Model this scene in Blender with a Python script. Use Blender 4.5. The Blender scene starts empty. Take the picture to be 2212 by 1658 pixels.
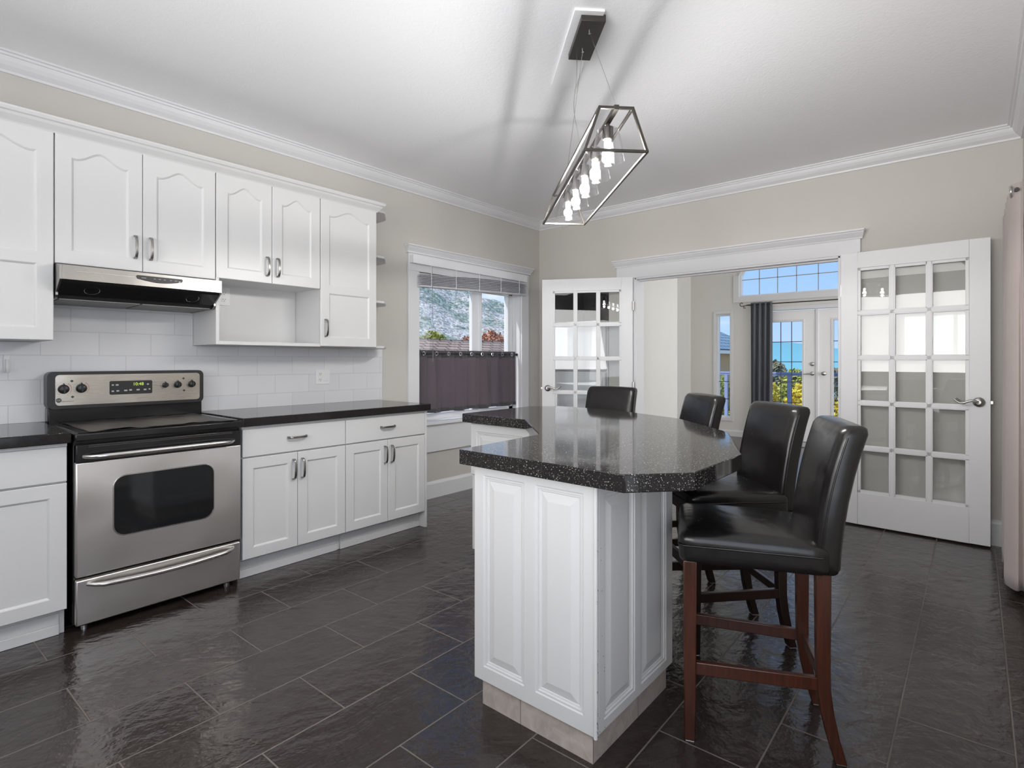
import bpy, bmesh, math, random
from math import sin, cos, pi, radians, atan2, hypot
from mathutils import Vector, Matrix
from mathutils.geometry import tessellate_polygon

random.seed(7)
S = bpy.context.scene
COL = S.collection

# ------------------------------------------------------------------ camera
cam_d = bpy.data.cameras.new('camera')
cam_d.sensor_fit = 'HORIZONTAL'; cam_d.sensor_width = 36.0
cam_d.lens = 1181.8 / 2212 * 36.0
cam_d.shift_y = -50.6 / 2212
cam_d.clip_start = 0.02; cam_d.clip_end = 2000
cam = bpy.data.objects.new('camera', cam_d)
cam.location = (3.7175, -4.86, 1.2304)
cam.rotation_euler = (pi / 2, 0, radians(40.277))
COL.objects.link(cam); S.camera = cam

# ------------------------------------------------------------------ colour management
S.view_settings.view_transform = 'Standard'
S.view_settings.look = 'None'
S.view_settings.exposure = 0.25
S.view_settings.gamma = 1.0
S.view_settings.use_curve_mapping = False
try:
    S.cycles.max_bounces = 10
    S.cycles.diffuse_bounces = 8
    S.cycles.glossy_bounces = 4
    S.cycles.transparent_max_bounces = 24
    S.cycles.transmission_bounces = 6
    S.cycles.sample_clamp_indirect = 6.0
    S.cycles.use_denoising = True
    S.cycles.caustics_reflective = False
    S.cycles.caustics_refractive = False
except Exception:
    pass

# ------------------------------------------------------------------ world: blue sky with soft cloud
W = bpy.data.worlds.new('sky'); S.world = W; W.use_nodes = True
nt = W.node_tree; nt.nodes.clear()
def wn(t): return nt.nodes.new(t)
tc = wn('ShaderNodeTexCoord'); sep = wn('ShaderNodeSeparateXYZ')
nt.links.new(tc.outputs['Generated'], sep.inputs[0])
mr = wn('ShaderNodeMapRange'); mr.inputs[1].default_value = 0.0; mr.inputs[2].default_value = 0.35
nt.links.new(sep.outputs[2], mr.inputs[0])
grad = wn('ShaderNodeMix'); grad.data_type = 'RGBA'
grad.inputs[6].default_value = (0.46, 0.65, 0.90, 1); grad.inputs[7].default_value = (0.17, 0.40, 0.80, 1)
nt.links.new(mr.outputs[0], grad.inputs[0])
mp = wn('ShaderNodeMapping'); mp.inputs['Scale'].default_value = (3, 3, 9)
nt.links.new(tc.outputs['Generated'], mp.inputs[0])
nz = wn('ShaderNodeTexNoise'); nz.inputs['Scale'].default_value = 1.6; nz.inputs['Detail'].default_value = 6
nt.links.new(mp.outputs[0], nz.inputs[0])
cr = wn('ShaderNodeValToRGB'); cr.color_ramp.elements[0].position = 0.50; cr.color_ramp.elements[1].position = 0.75
nt.links.new(nz.outputs[0], cr.inputs[0])
cl = wn('ShaderNodeMix'); cl.data_type = 'RGBA'; cl.inputs[7].default_value = (0.95, 0.97, 1.0, 1)
nt.links.new(cr.outputs[0], cl.inputs[0]); nt.links.new(grad.outputs[2], cl.inputs[6])
bg = wn('ShaderNodeBackground'); bg.inputs[1].default_value = 1.0
nt.links.new(cl.outputs[2], bg.inputs[0])
wo = wn('ShaderNodeOutputWorld'); nt.links.new(bg.outputs[0], wo.inputs[0])

# ------------------------------------------------------------------ sun, daylight through the windows and added fill lights
def light(name, kind, loc, rot, energy, color=(1, 1, 1), **kw):
    d = bpy.data.lights.new(name, kind); d.energy = energy; d.color = color
    for k, v in kw.items(): setattr(d, k, v)
    o = bpy.data.objects.new(name, d); o.location = loc; o.rotation_euler = rot
    COL.objects.link(o); return o
light('sun', 'SUN', (0, 0, 30), (radians(42), 0, radians(-28)), 3.2, (1, 0.96, 0.9), angle=0.01)
def area_light(name, loc, normal, w, h, energy, color=(1, 1, 1)):
    o = light(name, 'AREA', loc, (0, 0, 0), energy, color, shape='RECTANGLE', size=w, size_y=h)
    o.rotation_euler = Vector(normal).to_track_quat('-Z', 'Y').to_euler()
    return o
DAY = (0.985, 0.99, 1.0)
area_light('daylight_side_window', (4.04, -5.0, 1.25), (-0.85, 0.45, 0.1), 2.3, 1.6, 20, DAY)
area_light('daylight_rear_window', (2.83, -7.48, 1.68), (0, 1, 0.0), 1.5, 0.75, 10, DAY)
area_light('living_side_fill', (5.93, 2.2, 1.6), (-1, 0, 0), 3.2, 2.6, 105, DAY)  # added fill in front of the solid living room wall, no window there
area_light('rear_ceiling_fill', (1.9, -6.0, 2.66), (0, 0, -1), 2.4, 0.9, 18, (1.0, 0.975, 0.94))  # added unseen fill under the rear ceiling, no fixture
# added fill behind the camera, aimed at the far walls and ceiling
area_light('rear_aimed_fill', (2.7, -6.3, 1.7), (-0.02, 0.93, 0.36), 2.4, 1.4, 39, (1.0, 0.99, 0.98)).data.spread = radians(105)

# ------------------------------------------------------------------ materials
MATS = {}
def newmat(name):
    m = bpy.data.materials.new(name); m.use_nodes = True
    n = m.node_tree; n.nodes.clear()
    out = n.nodes.new('ShaderNodeOutputMaterial')
    return m, n, out
class NT:
    def __init__(s, n): s.n = n
    def node(s, t, **kw):
        x = s.n.nodes.new(t)
        for k, v in kw.items():
            if k.startswith('i_'):
                key = k[2:]
                key = int(key) if key.isdigit() else key.replace('_', ' ')
                x.inputs[key].default_value = v
            else: setattr(x, k, v)
        return x
    def link(s, a, b): s.n.links.new(a, b)
def noise(N, vec, scale, detail=4, rough=0.55, dist=0.0):
    x = N.node('ShaderNodeTexNoise'); x.inputs['Scale'].default_value = scale
    x.inputs['Detail'].default_value = detail; x.inputs['Roughness'].default_value = rough
    x.inputs['Distortion'].default_value = dist
    if vec is not None: N.link(vec, x.inputs['Vector'])
    return x
def mapping(N, vec, scale=(1, 1, 1), loc=(0, 0, 0), rot=(0, 0, 0)):
    x = N.node('ShaderNodeMapping'); x.inputs['Scale'].default_value = scale
    x.inputs['Location'].default_value = loc; x.inputs['Rotation'].default_value = rot
    N.link(vec, x.inputs['Vector']); return x.outputs[0]
def mix(N, fac, a, b):
    x = N.node('ShaderNodeMix', data_type='RGBA')
    for sock, v in ((x.inputs[0], fac), (x.inputs[6], a), (x.inputs[7], b)):
        if hasattr(v, 'is_output') or hasattr(v, 'links'): N.link(v, sock)
        else: sock.default_value = v if not isinstance(v, tuple) or len(v) == 4 else (*v, 1)
    return x.outputs[2]
def ramp(N, fac, stops):
    x = N.node('ShaderNodeValToRGB'); e = x.color_ramp.elements
    while len(e) < len(stops): e.new(0.5)
    for i, (p, c) in enumerate(stops):
        e[i].position = p; e[i].color = (*c, 1) if len(c) == 3 else c
    N.link(fac, x.inputs[0]); return x.outputs[0]
def math_(N, op, a, b=None, c=None):
    x = N.node('ShaderNodeMath', operation=op)
    for i, v in enumerate((a, b, c)):
        if v is None: continue
        if isinstance(v, (int, float)): x.inputs[i].default_value = v
        else: N.link(v, x.inputs[i])
    return x.outputs[0]
def bump(N, h, strength=0.2, dist=0.01, normal=None):
    x = N.node('ShaderNodeBump'); x.inputs['Strength'].default_value = strength
    x.inputs['Distance'].default_value = dist; N.link(h, x.inputs['Height'])
    if normal is not None: N.link(normal, x.inputs['Normal'])
    return x.outputs[0]
def coords(N, kind='Object'):
    return N.node('ShaderNodeTexCoord').outputs[kind]
def world_pos(N): return N.node('ShaderNodeNewGeometry').outputs['Position']

def std(name, col, rough=0.5, metal=0.0, var=0.03, vscale=6, bstr=0.0, bscale=200, spec=0.5, coat=0.0, pos=False, **kw):
    """plain painted / moulded surface with slight procedural variation"""
    if name in MATS: return MATS[name]
    m, n, out = newmat(name); N = NT(n)
    p = N.node('ShaderNodeBsdfPrincipled')
    v = world_pos(N) if pos else coords(N)
    nz = noise(N, v, vscale, 3)
    lo = tuple(c * (1 - var) for c in col); hi = tuple(min(1, c * (1 + var)) for c in col)
    N.link(mix(N, nz.outputs[0], (*lo, 1), (*hi, 1)), p.inputs['Base Color'])
    p.inputs['Roughness'].default_value = rough; p.inputs['Metallic'].default_value = metal
    p.inputs['Specular IOR Level'].default_value = spec
    if coat: p.inputs['Coat Weight'].default_value = coat; p.inputs['Coat Roughness'].default_value = 0.08
    if bstr:
        b = noise(N, v, bscale, 2)
        N.link(bump(N, b.outputs[0], bstr, 0.002), p.inputs['Normal'])
    for k, vv in kw.items(): p.inputs[k].default_value = vv
    N.link(p.outputs[0], out.inputs[0]); MATS[name] = m; return m

WHITE = std('white_satin_paint', (0.655, 0.652, 0.650), 0.32, var=0.015, bstr=0.03, bscale=60)
TRIM = std('white_trim_paint', (0.73, 0.73, 0.745), 0.4, var=0.015)
DOORW = std('white_door_paint', (0.84, 0.84, 0.85), 0.42, var=0.015)
WALL = std('beige_wall_paint', (0.585, 0.560, 0.522), 0.75, var=0.02, bstr=0.12, bscale=260, pos=True)
WALL2 = std('cream_wall_paint', (0.73, 0.72, 0.685), 0.75, var=0.02, bstr=0.1, bscale=260, pos=True)
VINYL = std('white_vinyl', (0.82, 0.83, 0.86), 0.35, var=0.01)
NICKEL = std('dark_nickel', (0.30, 0.29, 0.28), 0.28, 1.0, var=0.06)
SATIN = std('satin_nickel', (0.52, 0.51, 0.49), 0.3, 1.0, var=0.05)
BLACKEN = std('black_enamel', (0.012, 0.012, 0.013), 0.16, var=0.1)
BLACKPL = std('black_plastic', (0.02, 0.02, 0.021), 0.35, var=0.1)
BRONZE = std('dark_bronze_metal', (0.075, 0.068, 0.06), 0.38, 0.7, var=0.1)
IRON = std('dark_iron', (0.05, 0.05, 0.052), 0.45, 0.6)
PLASTICW = std('white_plastic', (0.78, 0.78, 0.78), 0.35)
SLOT = std('dark_slot', (0.05, 0.045, 0.04), 0.6)

def m_ceiling():
    m, n, out = newmat('white_textured_ceiling'); N = NT(n); p = N.node('ShaderNodeBsdfPrincipled')
    v = world_pos(N)
    a = noise(N, v, 55, 3, 0.6); b = noise(N, v, 170, 2, 0.6)
    h = math_(N, 'ADD', a.outputs[0], math_(N, 'MULTIPLY', b.outputs[0], 0.6))
    p.inputs['Base Color'].default_value = (0.91, 0.915, 0.93, 1); p.inputs['Roughness'].default_value = 0.6
    N.link(bump(N, h, 0.22, 0.006), p.inputs['Normal']); N.link(p.outputs[0], out.inputs[0]); return m
CEIL = m_ceiling()

# ---- dark slate floor tile: 0.3 x 0.588 m tiles, running joints in y, half-offset strips
def m_floor():
    m, n, out = newmat('dark_slate_tile'); N = NT(n); p = N.node('ShaderNodeBsdfPrincipled')
    pos = world_pos(N); sx = N.node('ShaderNodeSeparateXYZ'); N.link(pos, sx.inputs[0])
    x, y = sx.outputs[0], sx.outputs[1]
    A, L = 0.3000, 0.5878
    u = math_(N, 'DIVIDE', math_(N, 'SUBTRACT', x, 0.8129), A)
    row = math_(N, 'FLOOR', u); fu = math_(N, 'SUBTRACT', u, row)
    par = math_(N, 'MODULO', math_(N, 'ADD', row, 100), 2.0)          # 0 for even strips
    skew = math_(N, 'MULTIPLY', math_(N, 'SUBTRACT', x, 0.8129), 0.024)
    yy = math_(N, 'SUBTRACT', math_(N, 'SUBTRACT', y, -4.3806), skew)
    vv = math_(N, 'DIVIDE', yy, L)
    off = math_(N, 'MULTIPLY', math_(N, 'SUBTRACT', 1.0, par), 0.5)
    v = math_(N, 'SUBTRACT', vv, off); col = math_(N, 'FLOOR', v); fv = math_(N, 'SUBTRACT', v, col)
    du = math_(N, 'MULTIPLY', math_(N, 'MINIMUM', fu, math_(N, 'SUBTRACT', 1.0, fu)), A)
    dv = math_(N, 'MULTIPLY', math_(N, 'MINIMUM', fv, math_(N, 'SUBTRACT', 1.0, fv)), L)
    d = math_(N, 'MINIMUM', du, dv)
    wob = math_(N, 'MULTIPLY', noise(N, pos, 30, 2).outputs[0], 0.0012)
    g = N.node('ShaderNodeMapRange', interpolation_type='SMOOTHSTEP'); g.inputs[1].default_value = 0.0018; g.inputs[2].default_value = 0.0042
    N.link(math_(N, 'ADD', d, wob), g.inputs[0]); tile = g.outputs[0]   # 1 on tile, 0 in grout
    cid = N.node('ShaderNodeCombineXYZ'); N.link(row, cid.inputs[0]); N.link(col, cid.inputs[1])
    wn_ = N.node('ShaderNodeTexWhiteNoise', noise_dimensions='3D'); N.link(cid.outputs[0], wn_.inputs[0])
    # riven slate relief: wavy ridges, a different patch for every tile
    sh = N.node('ShaderNodeVectorMath', operation='SCALE'); N.link(wn_.outputs[1], sh.inputs[0]); sh.inputs['Scale'].default_value = 7.0
    ps = N.node('ShaderNodeVectorMath', operation='ADD'); N.link(pos, ps.inputs[0]); N.link(sh.outputs[0], ps.inputs[1])
    rotv = N.node('ShaderNodeVectorRotate', rotation_type='Z_AXIS'); N.link(ps.outputs[0], rotv.inputs['Vector'])
    N.link(math_(N, 'ADD', math_(N, 'MULTIPLY', wn_.outputs[0], 0.9), 0.2), rotv.inputs['Angle'])
    big = noise(N, mapping(N, rotv.outputs[0], (2.6, 1.0, 1)), 3.2, 3, 0.55, 1.3)
    wv = N.node('ShaderNodeTexWave', wave_type='BANDS', bands_direction='X', wave_profile='SAW')
    wv.inputs['Scale'].default_value = 9.0; wv.inputs['Distortion'].default_value = 9.0
    wv.inputs['Detail'].default_value = 3.0; wv.inputs['Detail Scale'].default_value = 1.6; wv.inputs['Detail Roughness'].default_value = 0.55
    N.link(rotv.outputs[0], wv.inputs['Vector'])
    fine = noise(N, rotv.outputs[0], 60, 4, 0.6)
    h = math_(N, 'ADD', math_(N, 'MULTIPLY', big.outputs[0], 0.9), math_(N, 'MULTIPLY', wv.outputs['Fac'], 0.34))
    h = math_(N, 'ADD', h, math_(N, 'MULTIPLY', fine.outputs[0], 0.16))
    h = math_(N, 'MULTIPLY', h, 0.0066)
    hh = math_(N, 'ADD', h, math_(N, 'MULTIPLY', tile, 0.0022))
    b = N.node('ShaderNodeBump'); b.inputs['Strength'].default_value = 0.75; b.inputs['Distance'].default_value = 1.0
    N.link(hh, b.inputs['Height']); N.link(b.outputs[0], p.inputs['Normal'])
    c1 = mix(N, wn_.outputs[0], (0.020, 0.0145, 0.0122, 1), (0.031, 0.0225, 0.0195, 1))
    c2 = mix(N, math_(N, 'MULTIPLY', big.outputs[0], 0.7), c1, (0.042, 0.031, 0.027, 1))
    N.link(mix(N, tile, (0.17, 0.145, 0.13, 1), c2), p.inputs['Base Color'])
    rr = mix(N, tile, (0.75, 0.75, 0.75, 1), mix(N, fine.outputs[0], (0.12, 0.12, 0.12, 1), (0.23, 0.23, 0.23, 1)))
    N.link(rr, p.inputs['Roughness']); p.inputs['Specular IOR Level'].default_value = 0.5
    N.link(p.outputs[0], out.inputs[0]); return m
FLOOR = m_floor()

def m_woodfloor():
    m, n, out = newmat('dark_wood_floor'); N = NT(n); p = N.node('ShaderNodeBsdfPrincipled')
    pos = world_pos(N)
    br = N.node('ShaderNodeTexBrick'); N.link(mapping(N, pos, (1, 1, 1), rot=(0, 0, 0)), br.inputs['Vector'])
    br.inputs['Color1'].default_value = (0.050, 0.028, 0.024, 1); br.inputs['Color2'].default_value = (0.034, 0.019, 0.017, 1)
    br.inputs['Mortar'].default_value = (0.01, 0.007, 0.006, 1); br.inputs['Scale'].default_value = 1.0
    br.inputs['Brick Width'].default_value = 1.1; br.inputs['Row Height'].default_value = 0.12; br.inputs['Mortar Size'].default_value = 0.002
    g = noise(N, mapping(N, pos, (3, 40, 1)), 3, 4)
    N.link(mix(N, math_(N, 'MULTIPLY', g.outputs[0], 0.5), br.outputs[0], (0.06, 0.035, 0.03, 1)), p.inputs['Base Color'])
    p.inputs['Roughness'].default_value = 0.22; N.link(bump(N, g.outputs[0], 0.15, 0.002), p.inputs['Normal'])
    N.link(p.outputs[0], out.inputs[0]); return m
WOODFLOOR = m_woodfloor()

def m_granite():
    m, n, out = newmat('black_speckled_quartz'); N = NT(n); p = N.node('ShaderNodeBsdfPrincipled')
    pos = world_pos(N)
    def flecks(scale, thr, k):
        vo = N.node('ShaderNodeTexVoronoi', feature='F1'); vo.inputs['Scale'].default_value = scale
        vo.inputs['Randomness'].default_value = 1.0
        N.link(mapping(N, pos, loc=(k, k * 2, k)), vo.inputs['Vector'])
        near = math_(N, 'LESS_THAN', vo.outputs['Distance'], thr)
        cs = N.node('ShaderNodeSeparateColor'); N.link(vo.outputs['Color'], cs.inputs[0])
        pick = math_(N, 'GREATER_THAN', cs.outputs[0], 0.80)
        return math_(N, 'MULTIPLY', math_(N, 'MULTIPLY', near, pick), math_(N, 'ADD', math_(N, 'MULTIPLY', cs.outputs[1], 0.8), 0.2))
    f = math_(N, 'MAXIMUM', flecks(170, 0.27, 0.0), flecks(330, 0.30, 3.1))
    base = mix(N, noise(N, pos, 90, 3).outputs[0], (0.010, 0.0095, 0.0095, 1), (0.030, 0.027, 0.026, 1))
    N.link(mix(N, f, base, (0.62, 0.60, 0.57, 1)), p.inputs['Base Color'])
    p.inputs['Roughness'].default_value = 0.07; p.inputs['Specular IOR Level'].default_value = 0.2
    N.link(p.outputs[0], out.inputs[0]); return m
GRANITE = m_granite()

def m_steel(name='brushed_stainless', axis=(1, 1, 120), col=(0.70, 0.685, 0.665), rough=0.27, warp=0.05, an=0.8):
    m, n, out = newmat(name); N = NT(n); p = N.node('ShaderNodeBsdfPrincipled')
    pos = world_pos(N)
    g = noise(N, mapping(N, pos, axis), 8, 3, 0.6)
    N.link(mix(N, g.outputs[0], tuple(c * 0.97 for c in col) + (1,), tuple(c * 1.02 for c in col) + (1,)), p.inputs['Base Color'])
    p.inputs['Metallic'].default_value = 1.0
    p.inputs['Anisotropic'].default_value = an
    tg = N.node('ShaderNodeTangent', direction_type='RADIAL', axis='Z'); N.link(tg.outputs[0], p.inputs['Tangent'])
    N.link(math_(N, 'ADD', math_(N, 'MULTIPLY', g.outputs[0], 0.06), rough - 0.03), p.inputs['Roughness'])
    w = noise(N, pos, 2.6, 1)
    b1 = bump(N, w.outputs[0], 0.5, warp)
    N.link(bump(N, g.outputs[0], 0.015, 0.001, b1), p.inputs['Normal'])
    N.link(p.outputs[0], out.inputs[0]); return m
STEEL = m_steel(axis=(2, 0.6, 90), col=(0.90, 0.855, 0.81), rough=0.42, warp=0.03)
STEELH = m_steel('satin_stainless_sheet', (2, 0.6, 90), (0.40, 0.38, 0.36), 0.32, 0.03, 0.0)
STEELC = m_steel('warm_stainless_sheet', (2, 0.6, 90), (0.64, 0.60, 0.54), 0.28, 0.04, 0.0)
STEELBAR = std('satin_steel_bar', (0.62, 0.61, 0.60), 0.24, 1.0, var=0.03)
CHROME = std('polished_chrome', (0.75, 0.75, 0.76), 0.08, 1.0, var=0.01)

def m_glass(name, tint=(1, 1, 1), ior=1.5, extra=0.0, rough=0.0):
    """clear thin pane: transparent with a mirror-like reflection that grows with the viewing angle"""
    m, n, out = newmat(name); N = NT(n)
    t = N.node('ShaderNodeBsdfTransparent'); t.inputs[0].default_value = (*tint, 1)
    g = N.node('ShaderNodeBsdfGlossy'); g.inputs['Roughness'].default_value = rough
    lw = N.node('ShaderNodeLayerWeight'); lw.inputs[0].default_value = 0.5
    f0 = ((ior - 1) / (ior + 1)) ** 2 + extra
    f = math_(N, 'ADD', math_(N, 'MULTIPLY', math_(N, 'POWER', lw.outputs['Facing'], 4.0), 0.9), f0)
    mx = N.node('ShaderNodeMixShader'); N.link(f, mx.inputs[0]); N.link(t.outputs[0], mx.inputs[1]); N.link(g.outputs[0], mx.inputs[2])
    N.link(mx.outputs[0], out.inputs[0]); return m
PANE = m_glass('window_glass', (0.98, 0.99, 1.0), 1.25)
DPANE = m_glass('door_glass', (0.97, 0.98, 0.98), 1.5, 0.0, 0.01)
SHADE = m_glass('clear_shade_glass', (0.985, 0.985, 0.99), 1.45, 0.015)

def m_leather():
    m, n, out = newmat('black_leather'); N = NT(n); p = N.node('ShaderNodeBsdfPrincipled')
    v = coords(N)
    vo = N.node('ShaderNodeTexVoronoi', feature='DISTANCE_TO_EDGE'); vo.inputs['Scale'].default_value = 190; N.link(v, vo.inputs['Vector'])
    w = noise(N, v, 6, 2, 0.5, 0.4); s = noise(N, v, 45, 3, 0.5)
    p.inputs['Base Color'].default_value = (0.009, 0.008, 0.0078, 1)
    N.link(math_(N, 'ADD', math_(N, 'MULTIPLY', s.outputs[0], 0.10), 0.20), p.inputs['Roughness'])
    p.inputs['Specular IOR Level'].default_value = 0.5
    b1 = bump(N, w.outputs[0], 0.30, 0.014)
    b2 = bump(N, s.outputs[0], 0.07, 0.002, b1)
    N.link(bump(N, vo.outputs['Distance'], 0.06, 0.0006, b2), p.inputs['Normal'])
    N.link(p.outputs[0], out.inputs[0]); return m
LEATHER = m_leather()

def m_wood(name, c1, c2, rough=0.3):
    m, n, out = newmat(name); N = NT(n); p = N.node('ShaderNodeBsdfPrincipled')
    v = coords(N)
    g = noise(N, mapping(N, v, (30, 30, 2.5)), 2.5, 5, 0.6, 0.5)
    N.link(ramp(N, g.outputs[0], [(0.3, c1), (0.7, c2)]), p.inputs['Base Color'])
    p.inputs['Roughness'].default_value = rough; p.inputs['Coat Weight'].default_value = 0.3
    p.inputs['Coat Roughness'].default_value = 0.2
    N.link(p.outputs[0], out.inputs[0]); return m
REDWOOD = m_wood('red_brown_wood', (0.032, 0.008, 0.0035), (0.072, 0.019, 0.008))
DARKWOOD = m_wood('dark_brown_wood', (0.012, 0.006, 0.004), (0.028, 0.013, 0.009))

def m_tile(name, W_, H_, c1, c2, mortar, axis='yz', ms=0.0022, rough=0.12, off=(0, 0)):
    m, n, out = newmat(name); N = NT(n); p = N.node('ShaderNodeBsdfPrincipled')
    sx = N.node('ShaderNodeSeparateXYZ'); N.link(world_pos(N), sx.inputs[0])
    cb = N.node('ShaderNodeCombineXYZ')
    N.link(math_(N, 'ADD', sx.outputs['XYZ'.index(axis[0].upper())], off[0]), cb.inputs[0])
    N.link(math_(N, 'ADD', sx.outputs['XYZ'.index(axis[1].upper())], off[1]), cb.inputs[1])
    br = N.node('ShaderNodeTexBrick'); N.link(cb.outputs[0], br.inputs['Vector'])
    br.inputs['Color1'].default_value = (*c1, 1); br.inputs['Color2'].default_value = (*c2, 1); br.inputs['Mortar'].default_value = (*mortar, 1)
    br.inputs['Scale'].default_value = 1.0; br.inputs['Brick Width'].default_value = W_; br.inputs['Row Height'].default_value = H_
    br.inputs['Mortar Size'].default_value = ms; br.inputs['Mortar Smooth'].default_value = 0.3
    N.link(br.outputs[0], p.inputs['Base Color']); p.inputs['Roughness'].default_value = rough
    inv = math_(N, 'SUBTRACT', 1.0, br.outputs[1])
    b0 = bump(N, inv, 0.35, 0.0015)
    wv = noise(N, world_pos(N), 9, 2)
    N.link(bump(N, wv.outputs[0], 0.12, 0.01, b0), p.inputs['Normal'])
    N.link(p.outputs[0], out.inputs[0]); return m
BACKTILE = m_tile('white_gloss_wall_tile', 0.25, 0.127, (0.74, 0.74, 0.76), (0.70, 0.705, 0.725), (0.60, 0.60, 0.61), off=(4.4, 0.012))

def m_toetile():
    m, n, out = newmat('beige_stone_tile'); N = NT(n); p = N.node('ShaderNodeBsdfPrincipled')
    v = world_pos(N)
    a = noise(N, v, 22, 5, 0.6, 0.8)
    N.link(ramp(N, a.outputs[0], [(0.3, (0.36, 0.31, 0.275)), (0.55, (0.47, 0.41, 0.37)), (0.75, (0.55, 0.50, 0.46))]), p.inputs['Base Color'])
    p.inputs['Roughness'].default_value = 0.42; N.link(p.outputs[0], out.inputs[0]); return m
TOETILE = m_toetile()

def m_fabric(name, c1, c2, trans=0.0, rough=0.9, sheen=0.3, scale=420):
    m, n, out = newmat(name); N = NT(n); p = N.node('ShaderNodeBsdfPrincipled')
    v = coords(N)
    a = noise(N, v, scale, 2); b = noise(N, v, 5, 3)
    N.link(mix(N, b.outputs[0], (*c1, 1), (*c2, 1)), p.inputs['Base Color'])
    p.inputs['Roughness'].default_value = rough; p.inputs['Sheen Weight'].default_value = sheen
    N.link(bump(N, a.outputs[0], 0.25, 0.002), p.inputs['Normal'])
    if trans:
        t = N.node('ShaderNodeBsdfTranslucent'); t.inputs[0].default_value = (*[min(1, c * 1.8) for c in c2], 1)
        mx = N.node('ShaderNodeMixShader'); mx.inputs[0].default_value = trans
        N.link(p.outputs[0], mx.inputs[1]); N.link(t.outputs[0], mx.inputs[2]); N.link(mx.outputs[0], out.inputs[0])
    else: N.link(p.outputs[0], out.inputs[0])
    return m
CAFE = m_fabric('sheer_mauve_grey_fabric', (0.155, 0.130, 0.145), (0.215, 0.175, 0.195), 0.42)
CAFEBAND = m_fabric('charcoal_band_fabric', (0.050, 0.048, 0.053), (0.07, 0.066, 0.072))
GREYCURT = m_fabric('slate_grey_satin_fabric', (0.075, 0.079, 0.090), (0.10, 0.105, 0.118), 0.0, 0.55)
PINKCURT = m_fabric('dusty_rose_fabric', (0.50, 0.425, 0.40), (0.57, 0.50, 0.48), 0.1, 0.8)
MATFAB = m_fabric('grey_mat_fibre', (0.05, 0.05, 0.05), (0.32, 0.31, 0.30), scale=60)

def emit(name, col, s):
    m, n, out = newmat(name); N = NT(n); e = N.node('ShaderNodeEmission')
    e.inputs[0].default_value = (*col, 1); e.inputs[1].default_value = s
    N.link(e.outputs[0], out.inputs[0]); return m
BULB = emit('lit_bulb_glass', (1.0, 0.97, 0.93), 14.0)
DIGIT = emit('lit_clock_digits', (0.62, 0.85, 0.12), 0.9)

def m_mountain():
    m, n, out = newmat('rocky_mountain'); N = NT(n); p = N.node('ShaderNodeBsdfPrincipled')
    v = mapping(N, coords(N), (1, 1, 1.6))
    a = noise(N, v, 0.17, 4, 0.6, 0.4); b = noise(N, v, 1.3, 6, 0.85, 0.3); c = noise(N, v, 1.9, 5, 0.85)
    green = ramp(N, b.outputs[0], [(0.40, (0.07, 0.12, 0.09)), (0.50, (0.22, 0.28, 0.21)), (0.60, (0.62, 0.60, 0.55))])
    rock = ramp(N, c.outputs[0], [(0.38, (0.14, 0.13, 0.13)), (0.48, (0.42, 0.37, 0.34)), (0.58, (0.85, 0.80, 0.74))])
    f = ramp(N, math_(N, 'ADD', math_(N, 'MULTIPLY', a.outputs[0], 0.65), math_(N, 'MULTIPLY', b.outputs[0], 0.45)), [(0.50, (0, 0, 0)), (0.58, (1, 1, 1))])
    N.link(mix(N, f, green, rock), p.inputs['Base Color']); p.inputs['Roughness'].default_value = 1.0
    N.link(p.outputs[0], out.inputs[0]); return m
MOUNT = m_mountain()
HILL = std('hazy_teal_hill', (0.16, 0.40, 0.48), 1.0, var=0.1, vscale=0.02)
GROUND = std('dry_ground', (0.30, 0.27, 0.17), 1.0, var=0.3, vscale=0.4)
def m_leaf(name, stops, scale=9):
    m, n, out = newmat(name); N = NT(n); p = N.node('ShaderNodeBsdfPrincipled')
    a = noise(N, coords(N), scale, 3, 0.7)
    N.link(ramp(N, a.outputs[0], stops), p.inputs['Base Color']); p.inputs['Roughness'].default_value = 0.8
    N.link(p.outputs[0], out.inputs[0]); return m
LEAF_Y = m_leaf('golden_leaves', [(0.3, (0.45, 0.28, 0.02)), (0.5, (0.72, 0.52, 0.03)), (0.7, (0.70, 0.66, 0.12))])
LEAF_YG = m_leaf('yellow_green_leaves', [(0.3, (0.10, 0.12, 0.02)), (0.5, (0.34, 0.36, 0.06)), (0.7, (0.62, 0.58, 0.14))])
LEAF_O = m_leaf('rust_orange_leaves', [(0.3, (0.30, 0.12, 0.06)), (0.5, (0.55, 0.24, 0.14)), (0.7, (0.68, 0.42, 0.28))])
LEAF_D = m_leaf('dull_green_leaves', [(0.3, (0.06, 0.07, 0.04)), (0.5, (0.20, 0.19, 0.12)), (0.7, (0.42, 0.36, 0.26))])
BARK = std('bark', (0.10, 0.08, 0.06), 0.9)
def m_shingle(name, c1, c2, m_, rw, rh):
    mt, n, out = newmat(name); N = NT(n); p = N.node('ShaderNodeBsdfPrincipled')
    br = N.node('ShaderNodeTexBrick'); N.link(mapping(N, coords(N, 'UV'), (1, 1, 1)), br.inputs['Vector'])
    br.inputs['Color1'].default_value = (*c1, 1); br.inputs['Color2'].default_value = (*c2, 1); br.inputs['Mortar'].default_value = (*m_, 1)
    br.inputs['Scale'].default_value = 1; br.inputs['Brick Width'].default_value = rw; br.inputs['Row Height'].default_value = rh; br.inputs['Mortar Size'].default_value = 0.035
    N.link(br.outputs[0], p.inputs['Base Color']); p.inputs['Roughness'].default_value = 0.9
    N.link(p.outputs[0], out.inputs[0]); return mt
ROOFBR = m_shingle('brown_cedar_shakes', (0.46, 0.32, 0.24), (0.36, 0.25, 0.19), (0.10, 0.06, 0.05), 0.6, 0.28)
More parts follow.
